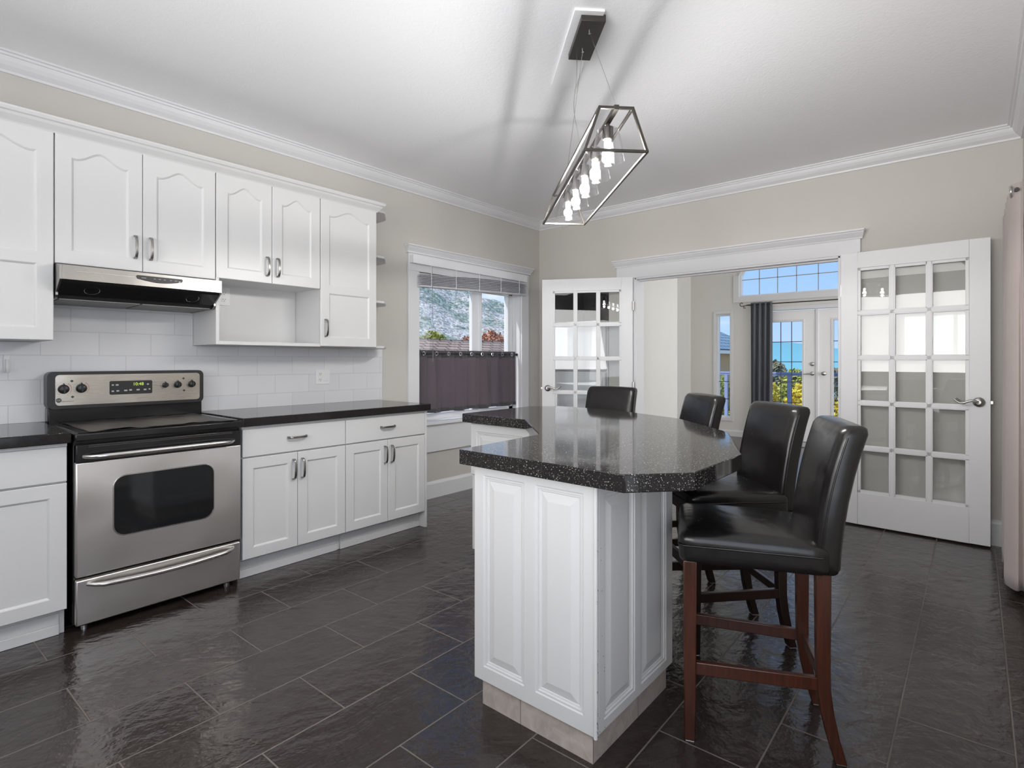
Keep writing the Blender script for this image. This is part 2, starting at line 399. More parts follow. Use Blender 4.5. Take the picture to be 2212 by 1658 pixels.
ROOFBL = m_shingle('blue_grey_roof_tiles', (0.20, 0.31, 0.40), (0.26, 0.37, 0.45), (0.07, 0.10, 0.15), 0.6, 0.35)
STUCCO = std('tan_stucco', (0.52, 0.36, 0.20), 0.9)
STUCCOW = std('white_fascia', (0.85, 0.86, 0.88), 0.7)
RAILBL = std('pale_blue_rail_paint', (0.26, 0.31, 0.50), 0.5)

# ------------------------------------------------------------------ mesh helpers
class MB:
    """collects shapes given in world (or local) coordinates and links them as ONE mesh object"""
    def __init__(s): s.v = []; s.f = []; s.uv = None
    def add(s, vs, fs):
        o = len(s.v); s.v += [tuple(p) for p in vs]; s.f += [tuple(i + o for i in f) for f in fs]; return s
    def box(s, x0, x1, y0, y1, z0, z1):
        x0, x1 = sorted((x0, x1)); y0, y1 = sorted((y0, y1)); z0, z1 = sorted((z0, z1))
        return s.add([(x0, y0, z0), (x1, y0, z0), (x1, y1, z0), (x0, y1, z0), (x0, y0, z1), (x1, y0, z1), (x1, y1, z1), (x0, y1, z1)],
                     [(0, 3, 2, 1), (4, 5, 6, 7), (0, 1, 5, 4), (1, 2, 6, 5), (2, 3, 7, 6), (3, 0, 4, 7)])
    def obox(s, c, ax, ay, az, hx, hy, hz):
        """box with its own axes"""
        c, ax, ay, az = Vector(c), Vector(ax), Vector(ay), Vector(az)
        P = [c + ax * (i * hx) + ay * (j * hy) + az * (k * hz) for k in (-1, 1) for j, i in ((-1, -1), (-1, 1), (1, 1), (1, -1))]
        return s.add(P, [(0, 3, 2, 1), (4, 5, 6, 7), (0, 1, 5, 4), (1, 2, 6, 5), (2, 3, 7, 6), (3, 0, 4, 7)])
    def prism(s, poly, a, b, plane='xy'):
        """polygon swept along the third axis from a to b"""
        def P(u, v, w): return {'xy': (u, v, w), 'xz': (u, w, v), 'yz': (w, u, v)}[plane]
        n = len(poly); vs = [P(u, v, a) for u, v in poly] + [P(u, v, b) for u, v in poly]
        tr = tessellate_polygon([[Vector((u, v, 0)) for u, v in poly]])
        fs = [tuple(t) for t in tr] + [tuple(i + n for i in reversed(t)) for t in tr]
        fs += [(i, (i + 1) % n, (i + 1) % n + n, i + n) for i in range(n)]
        return s.add(vs, fs)
    def tube(s, pts, r, n=10, closed=False, cap=True):
        pts = [Vector(p) for p in pts]; m = len(pts); rs = r if isinstance(r, (list, tuple)) else [r] * m
        rings = []; up = None
        for i, p in enumerate(pts):
            if closed: t = pts[(i + 1) % m] - pts[i - 1]
            else: t = pts[min(i + 1, m - 1)] - pts[max(i - 1, 0)]
            t.normalize()
            if up is None:
                up = Vector((0, 0, 1)) if abs(t.z) < 0.9 else Vector((1, 0, 0))
            a = t.cross(up)
            if a.length < 1e-6: a = t.orthogonal()
            a.normalize(); b = a.cross(t).normalized(); up = b
            rings.append([p + (a * cos(2 * pi * k / n) + b * sin(2 * pi * k / n)) * rs[i] for k in range(n)])
        vs = [q for R_ in rings for q in R_]; fs = []
        for i in range(m if closed else m - 1):
            j = (i + 1) % m
            fs += [(i * n + k, i * n + (k + 1) % n, j * n + (k + 1) % n, j * n + k) for k in range(n)]
        if not closed and cap:
            fs += [tuple(reversed(range(n))), tuple((m - 1) * n + k for k in range(n))]
        return s.add(vs, fs)
    def lathe(s, prof, c=(0, 0, 0), axis='z', n=24, cap=True, mat=None):
        """prof: (radius, height) pairs turned about an axis through c"""
        c = Vector(c); M = mat or {'z': Matrix.Identity(3), 'x': Matrix.Rotation(pi / 2, 3, 'Y'), 'y': Matrix.Rotation(-pi / 2, 3, 'X')}[axis]
        vs = []; fs = []
        for r, h in prof:
            for k in range(n):
                a = 2 * pi * k / n; vs.append(c + M @ Vector((r * cos(a), r * sin(a), h)))
        for i in range(len(prof) - 1):
            fs += [(i * n + k, i * n + (k + 1) % n, (i + 1) * n + (k + 1) % n, (i + 1) * n + k) for k in range(n)]
        if cap:
            if prof[0][0] > 1e-5: fs.append(tuple(reversed(range(n))))
            if prof[-1][0] > 1e-5: fs.append(tuple((len(prof) - 1) * n + k for k in range(n)))
        return s.add(vs, fs)
    def rbox(s, c, size, r, seg=8, deform=None):
        """soft rounded box"""
        c = Vector(c); hx, hy, hz = (d / 2 for d in size)
        bm = bmesh.new(); bmesh.ops.create_cube(bm, size=2.0)
        bmesh.ops.subdivide_edges(bm, edges=bm.edges[:], cuts=seg, use_grid_fill=True)
        for v in bm.verts:
            # push samples towards the edges so that the rounding has vertices of its own
            q = Vector([math.copysign(abs(t) ** 0.6, t) for t in v.co])
            p = Vector((q.x * hx, q.y * hy, q.z * hz))
            core = Vector((max(-hx + r, min(hx - r, p.x)), max(-hy + r, min(hy - r, p.y)), max(-hz + r, min(hz - r, p.z))))
            d = p - core
            if d.length > 1e-9:
                p = core + d.normalized() * min(d.length, r) if d.length > r else p
            if deform: p = Vector(deform(p))
            v.co = p + c
        bm.verts.index_update()
        s.add([v.co[:] for v in bm.verts], [[v.index for v in f.verts] for f in bm.faces]); bm.free(); return s
    def build(s, name, mat, parent=None, bevel=0.0, smooth=False, seg=2, sub=0, weld=True, local=False):
        me = bpy.data.meshes.new(name)
        off = Vector((0, 0, 0)) if (parent is None or local) else ORG.get(parent.name, Vector((0, 0, 0)))
        me.from_pydata([tuple(Vector(p) - off) for p in s.v], [], [tuple(f) for f in s.f]); me.update()
        bm = bmesh.new(); bm.from_mesh(me)
        if weld: bmesh.ops.remove_doubles(bm, verts=bm.verts[:], dist=1e-5)
        bmesh.ops.recalc_face_normals(bm, faces=bm.faces[:]); bm.to_mesh(me); bm.free()
        o = bpy.data.objects.new(name, me); COL.objects.link(o)
        if mat: me.materials.append(mat)
        if parent is not None:
            o.parent = parent; ORG[o.name] = off
        else: ORG[o.name] = Vector((0, 0, 0))
        if bevel:
            b = o.modifiers.new('bevel', 'BEVEL'); b.width = bevel; b.segments = seg; b.limit_method = 'ANGLE'; b.angle_limit = radians(35)
            b.harden_normals = False
        if sub:
            q = o.modifiers.new('sub', 'SUBSURF'); q.levels = q.render_levels = sub
        if smooth or bevel:
            me.polygons.foreach_set('use_smooth', [True] * len(me.polygons))
            try: me.set_sharp_from_angle(angle=radians(38 if not smooth else 50))
            except Exception: pass
        return o
ORG = {}
def thing(name, label, cat, loc=(0, 0, 0), group=None):
    o = bpy.data.objects.new(name, None); o.empty_display_size = 0.1; o.location = loc; COL.objects.link(o)
    o['label'] = label; o['category'] = cat
    if group: o['group'] = group
    ORG[o.name] = Vector(loc); return o
def struct_root(name, loc=(0, 0, 0), label=None):
    o = bpy.data.objects.new(name, None); o.location = loc; COL.objects.link(o); o['kind'] = 'structure'
    if label: o['label'] = label
    ORG[o.name] = Vector(loc); return o
def struct(o, label=None):
    o['kind'] = 'structure'
    if label: o['label'] = label
    return o
def tag(o, label, cat, group=None, kind=None):
    o['label'] = label; o['category'] = cat
    if group: o['group'] = group
    if kind: o['kind'] = kind
    return o
def B(x0, x1, y0, y1, z0, z1): return MB().box(x0, x1, y0, y1, z0, z1)

def wall_with_holes(axis, a0, a1, z0, z1, t0, t1, holes):
    """wall along 'x' or 'y' from a0 to a1, thickness t0..t1, rectangular holes (h0,h1,zb,zt)"""
    m = MB(); xs = sorted({a0, a1, *[h[0] for h in holes], *[h[1] for h in holes]})
    for i in range(len(xs) - 1):
        c = (xs[i] + xs[i + 1]) / 2; zs = [z0]
        cuts = sorted([(h[2], h[3]) for h in holes if h[0] <= c <= h[1]])
        spans = []; cur = z0
        for zb, zt in cuts:
            if zb > cur + 1e-6: spans.append((cur, zb))
            cur = zt
        if cur < z1: spans.append((cur, z1))
        for zb, zt in spans:
            if axis == 'x': m.box(xs[i], xs[i + 1], t0, t1, zb, zt)
            else: m.box(t0, t1, xs[i], xs[i + 1], zb, zt)
    return m

def sweep(prof, pts_fn):
    """prof: list of (offset, z); pts_fn(offset) -> list of (x, y): one strip per path segment"""
    m = MB(); rows = [[(x, y, z) for x, y in pts_fn(o)] for o, z in prof]
    n = len(rows[0]); vs = [p for r_ in rows for p in r_]; fs = []
    for i in range(len(rows) - 1):
        for k in range(n - 1): fs.append((i * n + k, i * n + k + 1, (i + 1) * n + k + 1, (i + 1) * n + k))
    k = len(rows)
    fs.append(tuple(i * n for i in range(k))); fs.append(tuple(i * n + n - 1 for i in range(k)))
    return m.add(vs, fs)

# ------------------------------------------------------------------ the room shell
RW, RH, YR = 3.952, 2.766, -7.40
LY = 4.26                               # far wall of the living room
struct(B(-0.16, RW + 0.12, YR - 0.12, 0.12, -0.10, 0).build('floor', FLOOR), 'dark slate tiled kitchen floor')
struct(B(-0.16, 6.1, 0.12, LY + 0.14, -0.10, 0).build('floor_living_room', WOODFLOOR), 'dark wood floor of the room beyond')
struct(B(-0.16, RW + 0.12, YR - 0.12, 0.06, RH, RH + 0.1).build('ceiling', CEIL), 'white textured kitchen ceiling')
struct(B(-0.16, 6.1, 0.06, LY + 0.14, 3.30, 3.4).build('ceiling_living_room', CEIL), 'white ceiling of the room beyond')
WY0, WY1, WZ0, WZ1 = -1.745, -0.335, 0.685, 1.995
struct(wall_with_holes('y', YR, 0.12, 0, RH, -0.16, 0, [(WY0, WY1, WZ0, WZ1)]).build('wall_left', WALL), 'beige wall with the kitchen window')
DX0, DX1, DZ = 1.185, 2.925, 2.035
AX0, AX1, AZ = 0.06, 0.885, 2.07
struct(wall_with_holes('x', 0, RW, 0, 3.30, 0, 0.12, [(AX0, AX1, 0, AZ), (DX0, DX1, 0, DZ)]).build('wall_back', WALL), 'beige wall with the double doorway')
struct(wall_with_holes('y', YR, 0.12, 0, RH, RW, RW + 0.12, [(-6.2, -3.8, 0.45, 2.06)]).build('wall_right', WALL))
struct(wall_with_holes('x', -0.16, RW + 0.12, 0, RH, YR - 0.12, YR, [(2.05, 3.62, 1.28, 2.08)]).build('wall_rear', WALL))
# alcove behind the left door
alc = MB().box(0.0, AX0, 0.12, 0.86, 0, AZ).box(AX1, 1.0, 0.12, 1.40, 0, 3.30).box(0.0, AX1, 0.80, 1.40, 0, 3.30).box(0, AX1, 0.12, 0.80, AZ, 3.30)
struct(alc.build('wall_closet', WALL2), 'cream wall beside the doorway in the room beyond')
ALCSHADE = std('alcove_painted_shade', (0.030, 0.033, 0.045), 0.6)  # dark colour stands in for the shade inside the alcove
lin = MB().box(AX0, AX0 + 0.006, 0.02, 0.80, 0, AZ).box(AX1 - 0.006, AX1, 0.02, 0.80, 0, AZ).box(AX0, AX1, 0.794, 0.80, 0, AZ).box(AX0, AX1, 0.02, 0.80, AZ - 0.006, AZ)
struct(lin.build('trim_9', ALCSHADE), 'fridge alcove lining with shade put into its dark colour')
struct(B(-0.16, 0, 0.12, LY, 0, 3.30).build('wall_living_left', WALL2))
struct(B(6.0, 6.1, 0.12, LY, 0, 3.30).build('wall_living_right', WALL2))
struct(B(RW, 6.1, 0.0, 0.12, 0, 3.30).build('wall_living_near', WALL2))
struct(wall_with_holes('x', -0.16, 6.1, 0, 3.30, LY, LY + 0.14, [(0.44, 0.68, 0.30, 2.00), (1.10, 2.74, 0, 2.01), (3.10, 3.34, 0.30, 2.00), (0.80, 3.04, 2.25, 2.98)]).build('wall_living_far', WALL2), 'cream far wall seen through the doorway')

# crown moulding, one mitred length per wall
CR = [(0.0, RH - 0.092), (0.010, RH - 0.092), (0.013, RH - 0.080), (0.020, RH - 0.074), (0.034, RH - 0.062), (0.046, RH - 0.044),
      (0.052, RH - 0.030), (0.053, RH - 0.024), (0.062, RH - 0.022), (0.066, RH - 0.012), (0.077, RH - 0.010), (0.077, RH), (0.0, RH)]
struct(sweep(CR, lambda o: [(o, YR + o), (o, -o)]).build('trim_1', TRIM, smooth=False), 'white crown moulding over the cabinets')
struct(sweep(CR, lambda o: [(o, -o), (RW - o, -o)]).build('trim_2', TRIM), 'white crown moulding over the doorway')
struct(sweep(CR, lambda o: [(RW - o, -o), (RW - o, YR + o)]).build('trim_3', TRIM))
struct(sweep(CR, lambda o: [(RW - o, YR + o), (o, YR + o)]).build('trim_4', TRIM))
def base_prof(h=0.15, t=0.014): return [(0, 0), (t, 0), (t, h - 0.025), (t * 0.75, h - 0.012), (t * 0.4, h - 0.004), (t * 0.35, h), (0, h)]
struct(sweep(base_prof(), lambda o: [(o, -2.16), (o, -o)]).build('baseboard_left', TRIM))
struct(sweep(base_prof(0.17), lambda o: [(3.05, -o), (RW - o, -o)]).build('baseboard_back', TRIM))
struct(sweep(base_prof(0.17), lambda o: [(RW - o, -o), (RW - o, -0.32)]).build('baseboard_right', TRIM))
struct(sweep(base_prof(0.10), lambda o: [(0.0, LY - o), (1.03, LY - o)]).build('baseboard_living_far', TRIM))
struct(sweep(base_prof(0.10), lambda o: [(1.0 + o, 0.14), (1.0 + o, 1.40)]).build('baseboard_closet', TRIM))

# ------------------------------------------------------------------ kitchen window
w1 = struct_root('window_1', (0, (WY0 + WY1) / 2, WZ0), 'white framed slider window over the cafe curtain')
cas = MB().box(0, 0.022, WY0 - 0.12, WY0, 0.665, WZ1 + 0.01).box(0, 0.022, WY1, WY1 + 0.12, 0.665, WZ1 + 0.01)
cas.box(0, 0.024, WY0 - 0.12, WY1 + 0.12, WZ1 + 0.01, WZ1 + 0.16)
cas.build('window_casing', TRIM, w1, bevel=0.003)
hz = WZ1 + 0.16
HC = [(0.0, hz), (0.034, hz), (0.034, hz + 0.012), (0.040, hz + 0.020), (0.056, hz + 0.040), (0.062, hz + 0.052), (0.070, hz + 0.056), (0.070, hz + 0.068), (0.0, hz + 0.068)]
sweep(HC, lambda o: [(0, WY0 - 0.12 - o * 0.5), (o, WY0 - 0.12 - o * 0.5), (o, WY1 + 0.12 + o * 0.5), (0, WY1 + 0.12 + o * 0.5)]).build('window_cornice', TRIM, w1)
# jamb lining, vinyl frame, mullion
XG = -0.12
lin = MB().box(-0.16, 0.0, WY0, WY0 + 0.012, WZ0, WZ1).box(-0.16, 0.0, WY1 - 0.012, WY1, WZ0, WZ1).box(-0.16, 0.0, WY0, WY1, WZ1 - 0.012, WZ1)
lin.build('jamb', TRIM, w1)
MY0, MY1 = -0.96, -0.84
fr = MB().box(XG - 0.04, XG + 0.02, WY0 + 0.012, WY0 + 0.075, WZ0, WZ1 - 0.012).box(XG - 0.04, XG + 0.02, WY1 - 0.075, WY1 - 0.012, WZ0, WZ1 - 0.012)
fr.box(XG - 0.04, XG + 0.02, WY0 + 0.012, WY1 - 0.012, WZ0, WZ0 + 0.06).box(XG - 0.04, XG + 0.02, WY0 + 0.012, WY1 - 0.012, WZ1 - 0.072, WZ1 - 0.012)
fr.box(XG - 0.03, XG + 0.012, MY0, MY1, WZ0 + 0.05, WZ1 - 0.06)
fr.box(XG - 0.025, XG + 0.030, MY1 - 0.035, MY1 + 0.005, WZ0 + 0.05, WZ1 - 0.06)
fr.box(XG - 0.025, XG + 0.030, WY1 - 0.10, WY1 - 0.078, WZ0 + 0.05, WZ1 - 0.06)
fr.build('window_frame', VINYL, w1, bevel=0.004)
B(XG - 0.012, XG - 0.008, WY0 + 0.07, WY1 - 0.07, WZ0 + 0.05, WZ1 - 0.06).build('glass', PANE, w1)
B(XG + 0.03, XG + 0.042, MY1 - 0.028, MY1 - 0.012, 1.62, 1.80).build('latch', VINYL, w1, bevel=0.003)
st = MB().box(-0.16, 0.052, WY0 - 0.13, WY1 + 0.13, 0.655, 0.688); st.build('window_sill', TRIM, w1, bevel=0.008)
B(0, 0.022, WY0 - 0.12, WY1 + 0.12, 0.415, 0.655).build('window_apron', TRIM, w1, bevel=0.003)

# ------------------------------------------------------------------ double doorway surround
tr = MB().box(DX0 - 0.12, DX0 - 0.004, -0.022, 0, 0, DZ).box(DX1 + 0.004, DX1 + 0.12, -0.022, 0, 0, DZ)
tr.box(0.986, 3.057, -0.026, 0, DZ, DZ + 0.125)
struct(tr.build('trim_5', TRIM, bevel=0.003), 'white casing and header board of the double doorway')
hz = DZ + 0.125
HC2 = [(0.0, hz - 0.012), (0.034, hz - 0.012), (0.038, hz), (0.044, hz + 0.006), (0.062, hz + 0.030), (0.066, hz + 0.040), (0.075, hz + 0.043), (0.075, hz + 0.055), (0.0, hz + 0.055)]
struct(sweep(HC2, lambda o: [(0.986 - o * 0.4, 0), (0.986 - o * 0.4, -o), (3.057 + o * 0.4, -o), (3.057 + o * 0.4, 0)]).build('trim_6', TRIM), 'white cornice over the double doorway')
jm = MB().box(DX0 - 0.004, DX0 + 0.016, -0.022, 0.14, 0, DZ).box(DX1 - 0.016, DX1 + 0.004, -0.022, 0.14, 0, DZ).box(DX0, DX1, -0.022, 0.14, DZ - 0.016, DZ + 0.002)
jm.box(DX0, DX1, 0.03, 0.07, DZ - 0.030, DZ - 0.016)
struct(jm.build('trim_7', TRIM, bevel=0.002), 'white jamb of the double doorway')

# ------------------------------------------------------------------ glazed french doors
def lever(side, root, P, sgn):
    """lever handle: P maps (u, n, z) to the world; side = face sign, sgn = direction of the lever along u"""
    m = MB(); u0, z0 = 0.0, 0.955
    f = side * 0.018
    def pt(u, n, z): return P(u, n, z)
    ring = []
    for r, d in ((0.033, 0), (0.033, 0.006), (0.028, 0.012), (0.014, 0.016), (0.013, 0.045), (0.0, 0.046)):
        ring.append([pt(lever.u + r * cos(a), f + side * d, z0 + r * sin(a)) for a in [2 * pi * k / 20 for k in range(20)]])
    vs = [q for R_ in ring for q in R_]; fs = []
    for i in range(len(ring) - 1):
        fs += [(i * 20 + k, i * 20 + (k + 1) % 20, (i + 1) * 20 + (k + 1) % 20, (i + 1) * 20 + k) for k in range(20)]
    m.add(vs, fs)
    path = []
    for k in range(15):
        t = k / 14
        path.append(pt(lever.u + sgn * 0.125 * t, f + side * (0.045 + 0.008 * sin(pi * t)), z0 + 0.001 + 0.017 * sin(2.2 * pi * t) * (0.3 + 0.7 * t) + 0.006 * t))
    m.tube(path, [0.0105 - 0.0055 * (k / 14) for k in range(15)], 10)
    return m.build('door_handle', SATIN, root, smooth=True)

def french_door(name, hinge, angle, w, label, hinge_sgn, hy=-0.0):
    """glazed door leaf: hinge (x, y), angle of the leaf in the plan, 3 x 5 lights"""
    z0, z1, t = 0.012, 2.038, 0.036
    c, s_ = cos(angle), sin(angle); nx, ny = -s_, c
    def P(u, n, z): return (hinge[0] + u * c + n * nx, hinge[1] + u * s_ + n * ny, z)
    root = struct_root(name, (hinge[0], hinge[1], 0), label)
    m = MB()
    def bx(u0, u1, za, zb, n0, n1):
        vs = [P(u, n, z) for z in (za, zb) for n, u in ((n0, u0), (n0, u1), (n1, u1), (n1, u0))]
        m.add(vs, [(0, 3, 2, 1), (4, 5, 6, 7), (0, 1, 5, 4), (1, 2, 6, 5), (2, 3, 7, 6), (3, 0, 4, 7)])
    st = 0.108; tr_, br = 0.118, 0.235
    gz0, gz1 = z0 + br, z1 - tr_
    bx(0, st, z0, z1, -t / 2, t / 2); bx(w - st, w, z0, z1, -t / 2, t / 2)
    bx(st, w - st, z0, gz0, -t / 2, t / 2); bx(st, w - st, gz1, z1, -t / 2, t / 2)
    m.build('door_frame', DOORW, root, bevel=0.0015)
    m = MB(); mu = 0.013
    cw = (w - 2 * st) / 3; ch = (gz1 - gz0) / 5
    for i in (1, 2): bx(st + cw * i - mu, st + cw * i + mu, gz0, gz1, -t / 2 + 0.004, t / 2 - 0.004)
    for j in range(1, 5): bx(st, w - st, gz0 + ch * j - mu, gz0 + ch * j + mu, -t / 2 + 0.004, t / 2 - 0.004)
    # glazing beads around every light
    for i in range(3):
        for j in range(5):
            a, b_ = st + cw * i, st + cw * (i + 1); e, f = gz0 + ch * j, gz0 + ch * (j + 1)
            k = 0.020
            for n0, n1 in ((-0.012, -0.004), (0.004, 0.012)):
                bx(a, a + k, e, f, n0, n1); bx(b_ - k, b_, e, f, n0, n1); bx(a, b_, e, e + k, n0, n1); bx(a, b_, f - k, f, n0, n1)
    m.build('muntins', DOORW, root, bevel=0.0012, weld=False)
    m = MB(); bx(st - 0.004, w - st + 0.004, gz0 - 0.004, gz1 + 0.004, -0.002, 0.002); m.build('glass', DPANE, root)
    lever.u = w - 0.058
    for side in (-1, 1): lever(side, root, P, -1)
    m = MB()
    for zc in (0.25, 0.98, 1.76):
        m = MB(); p = P(0.0, hinge_sgn * t / 2, zc); m.lathe([(0.006, -0.045), (0.0075, -0.043), (0.0075, 0.043), (0.006, 0.045)], p, n=10)
        bx(-0.002, 0.0005, zc - 0.042, zc + 0.042, -t / 2 + 0.004, t / 2)
        m.build('hinge', SATIN, root)
    m = MB(); bx(w - 0.001, w + 0.012, 0.945, 0.965, -0.008, 0.008); m.build('latch', SATIN, root)
    return root
french_door('door_1', (1.176, -0.047), radians(180 + 28.5), 0.886, 'white glazed door folded back beside the kitchen window corner', 1)
french_door('door_2', (2.937, -0.052), radians(-2.4), 0.857, 'white glazed door folded back beside the pink curtain', 1)

# ------------------------------------------------------------------ fridge in the alcove behind the left door
FRW = std('white_appliance_enamel', (0.82, 0.83, 0.84), 0.3)
fg = thing('refrigerator', 'white refrigerator in the dark alcove behind the left glazed door', 'refrigerator', (0.47, 0.42, 0))
B(0.09, 0.86, 0.02, 0.70, 0.02, 1.64).build('cabinet_body', FRW, fg, bevel=0.012)
B(0.09, 0.86, -0.045, 0.015, 1.13, 1.64).build('freezer_door', FRW, fg, bevel=0.012)
B(0.09, 0.86, -0.045, 0.015, 0.06, 1.115).build('fridge_door', FRW, fg, bevel=0.012)
MB().box(0.12, 0.14, -0.080, -0.058, 1.16, 1.44).box(0.12, 0.14, -0.06, -0.04, 1.16, 1.19).box(0.12, 0.14, -0.06, -0.04, 1.41, 1.44).build('freezer_handle', FRW, fg, bevel=0.004)
MB().box(0.12, 0.14, -0.080, -0.058, 0.72, 1.08).box(0.12, 0.14, -0.06, -0.04, 0.72, 0.75).box(0.12, 0.14, -0.06, -0.04, 1.05, 1.08).build('fridge_handle', FRW, fg, bevel=0.004)

# ------------------------------------------------------------------ cabinet doors
def inset(poly, d):
    n = len(poly); area = sum(poly[i][0] * poly[(i + 1) % n][1] - poly[(i + 1) % n][0] * poly[i][1] for i in range(n))
    sg = 1 if area > 0 else -1; out = []
    for i in range(n):
        p0, p1, p2 = Vector(poly[i - 1]), Vector(poly[i]), Vector(poly[(i + 1) % n])
        a = (p1 - p0).normalized(); b = (p2 - p1).normalized()
        na = Vector((-a.y, a.x)) * sg; nb = Vector((-b.y, b.x)) * sg
        m = na + nb
        if m.length < 1e-6: m = na.copy()
        m.normalize(); k = d / max(0.35, m.dot(na)); q = p1 + m * k; out.append((q.x, q.y))
    return out
def rect(u0, u1, v0, v1): return [(u0, v0), (u1, v0), (u1, v1), (u0, v1)]
def arched(u0, u1, v0, v1, h, n=28):
    """rectangle whose top is a cathedral curve (raised in the middle)"""
    pts = [(u0, v0), (u1, v0)]
    for k in range(n + 1):
        t = 1 - 2 * k / n; b = 0.5 * (1 + cos(pi * min(1, abs(t) / 0.80)))
        dip = -0.10 * math.exp(-((abs(t) - 0.86) / 0.14) ** 2)
        pts.append((u0 + (u1 - u0) * (t + 1) / 2, v1 - h + h * (b + dip)))
    return pts
SHAKER = [(0.0, 0.0), (0.003, -0.0015), (0.010, -0.008), (0.012, -0.008)]
RAISED = [(0.0, 0.0), (0.004, -0.003), (0.010, -0.003), (0.012, -0.008), (0.017, -0.008), (0.020, -0.010), (0.048, -0.003)]
def panel_door(mb, O, U, Nn, w, h, th, outlines, prof=SHAKER):
    """door slab in the plane through O spanned by U and z, front along Nn; outlines are sunk panels"""
    O, U, Nn = Vector(O), Vector(U), Vector(Nn)
    def P(u, v, n): return O + U * u + Vector((0, 0, v)) + Nn * n
    e = 0.0025
    outer = [(0, 0), (w, 0), (w, h), (0, h)]; oin = [(e, e), (w - e, e), (w - e, h - e), (e, h - e)]
    vs = [P(u, v, -th) for u, v in outer] + [P(u, v, -e) for u, v in outer] + [P(u, v, 0) for u, v in oin]
    fs = [(3, 2, 1, 0)] + [(i, (i + 1) % 4, (i + 1) % 4 + 4, i + 4) for i in range(4)] + [(i + 4, (i + 1) % 4 + 4, (i + 1) % 4 + 8, i + 8) for i in range(4)]
    mb.add(vs, fs)
    loops = [[Vector((u, v, 0)) for u, v in oin]] + [[Vector((u, v, 0)) for u, v in o] for o in outlines]
    flat = [p for l in loops for p in l]
    tri = tessellate_polygon(loops)
    mb.add([P(p.x, p.y, 0) for p in flat], [tuple(t) for t in tri])
    for o in outlines:
        n = len(o); rings = [[P(u, v, d) for u, v in inset(o, k)] for k, d in prof]
        vs = [q for r_ in rings for q in r_]
        fs = [(i * n + k, i * n + (k + 1) % n, (i + 1) * n + (k + 1) % n, (i + 1) * n + k) for i in range(len(rings) - 1) for k in range(n)]
        last = inset(o, prof[-1][0]); base = (len(rings) - 1) * n
        fs += [tuple(base + i for i in t) for t in tessellate_polygon([[Vector((u, v, 0)) for u, v in last]])]
        mb.add(vs, fs)
    return mb
def pull(parent, c, along, out, L=0.100, mat=None):
    """bow pull: c centre on the surface, along = direction of the bar, out = outward normal"""
    c, a, o = Vector(c), Vector(along), Vector(out)
    side = a.cross(o).normalized(); m = MB(); pts = []
    prof = [(-0.5, 0.0), (-0.5, 0.010), (-0.44, 0.022), (-0.30, 0.029), (0, 0.031), (0.30, 0.029), (0.44, 0.022), (0.5, 0.010), (0.5, 0.0)]
    rows = []
    for k, (t, d) in enumerate(prof):
        p = c + a * (t * L) + o * d
        nxt = prof[min(k + 1, len(prof) - 1)]; prv = prof[max(k - 1, 0)]
        tg = (a * ((nxt[0] - prv[0]) * L) + o * (nxt[1] - prv[1])).normalized(); nn = tg.cross(side).normalized()
        wd = 0.0065 if 1 < k < 7 else 0.0075
        rows.append([p + side * wd + nn * 0.0035, p - side * wd + nn * 0.0035, p - side * wd - nn * 0.0035, p + side * wd - nn * 0.0035])
    vs = [q for r_ in rows for q in r_]; n = 4
    fs = [(i * n + k, i * n + (k + 1) % n, (i + 1) * n + (k + 1) % n, (i + 1) * n + k) for i in range(len(rows) - 1) for k in range(n)] + [(3, 2, 1, 0), tuple(len(vs) - 4 + i for i in range(4))]
    return m.add(vs, fs).build('handle', mat or NICKEL, parent, bevel=0.0015)

GAP = 0.0015; XU = 0.352
def upper_door(cab, y0, y1, z0, z1, kind, hy, hz):
    w, h = y1 - y0 - 2 * GAP, z1 - z0; st = 0.062 if kind == 'arch' else 0.066
    if kind == 'arch': outl = [arched(st, w - st, 0.062, h - 0.052, 0.045)]
    else:
        s2 = 0.062
        outl = [rect(s2, w - s2, 0.058, 0.362), arched(s2, w - s2, 0.412, h - 0.052, 0.045)]
    d = panel_door(MB(), (XU, y0 + GAP, z0), (0, 1, 0), (1, 0, 0), w, h, 0.019, outl).build('door', WHITE, cab)
    if hy is not None: pull(d, (XU, hy, hz), (0, 0, 1), (1, 0, 0), 0.115)
    return d

# far left tall upper (runs out of the picture)
c = thing('upper_cabinet', 'white tall upper cabinet left of the range hood, cut by the frame edge', 'cabinet', (0, -4.5, 1.328), 'white upper cabinets on the left wall')
MB().box(0.001, XU - 0.021, -4.73, -4.279, 1.328, 2.325).build('body', WHITE, c)
upper_door(c, -4.73, -4.279, 1.328, 2.322, 'tall', -4.68, 1.45)
# over the hood
c = thing('upper_cabinet', 'white double-door upper cabinet directly above the steel range hood', 'cabinet', (0, -3.91, 1.70), 'white upper cabinets on the left wall')
MB().box(0, XU - 0.021, -4.277, -3.549, 1.70, 2.325).build('body', WHITE, c)
upper_door(c, -4.277, -3.913, 1.700, 2.322, 'arch', -3.948, 1.825)
upper_door(c, -3.913, -3.549, 1.700, 2.322, 'arch', -3.878, 1.825)
# over the open niche
c = thing('upper_cabinet', 'white double-door upper cabinet above the open microwave niche', 'cabinet', (0, -3.215, 1.33), 'white upper cabinets on the left wall')
nb = MB().box(0, XU - 0.021, -3.547, -2.884, 1.715, 2.325).box(0.0, XU - 0.002, -3.547, -3.529, 1.325, 1.715).box(0.0, 0.018, -3.529, -2.884, 1.343, 1.715)
nb.box(0.0, XU - 0.002, -3.529, -2.884, 1.325, 1.345)
nb.build('body', WHITE, c)
upper_door(c, -3.547, -3.2145, 1.712, 2.322, 'arch', -3.247, 1.815)
upper_door(c, -3.2145, -2.884, 1.712, 2.322, 'arch', -3.181, 1.815)
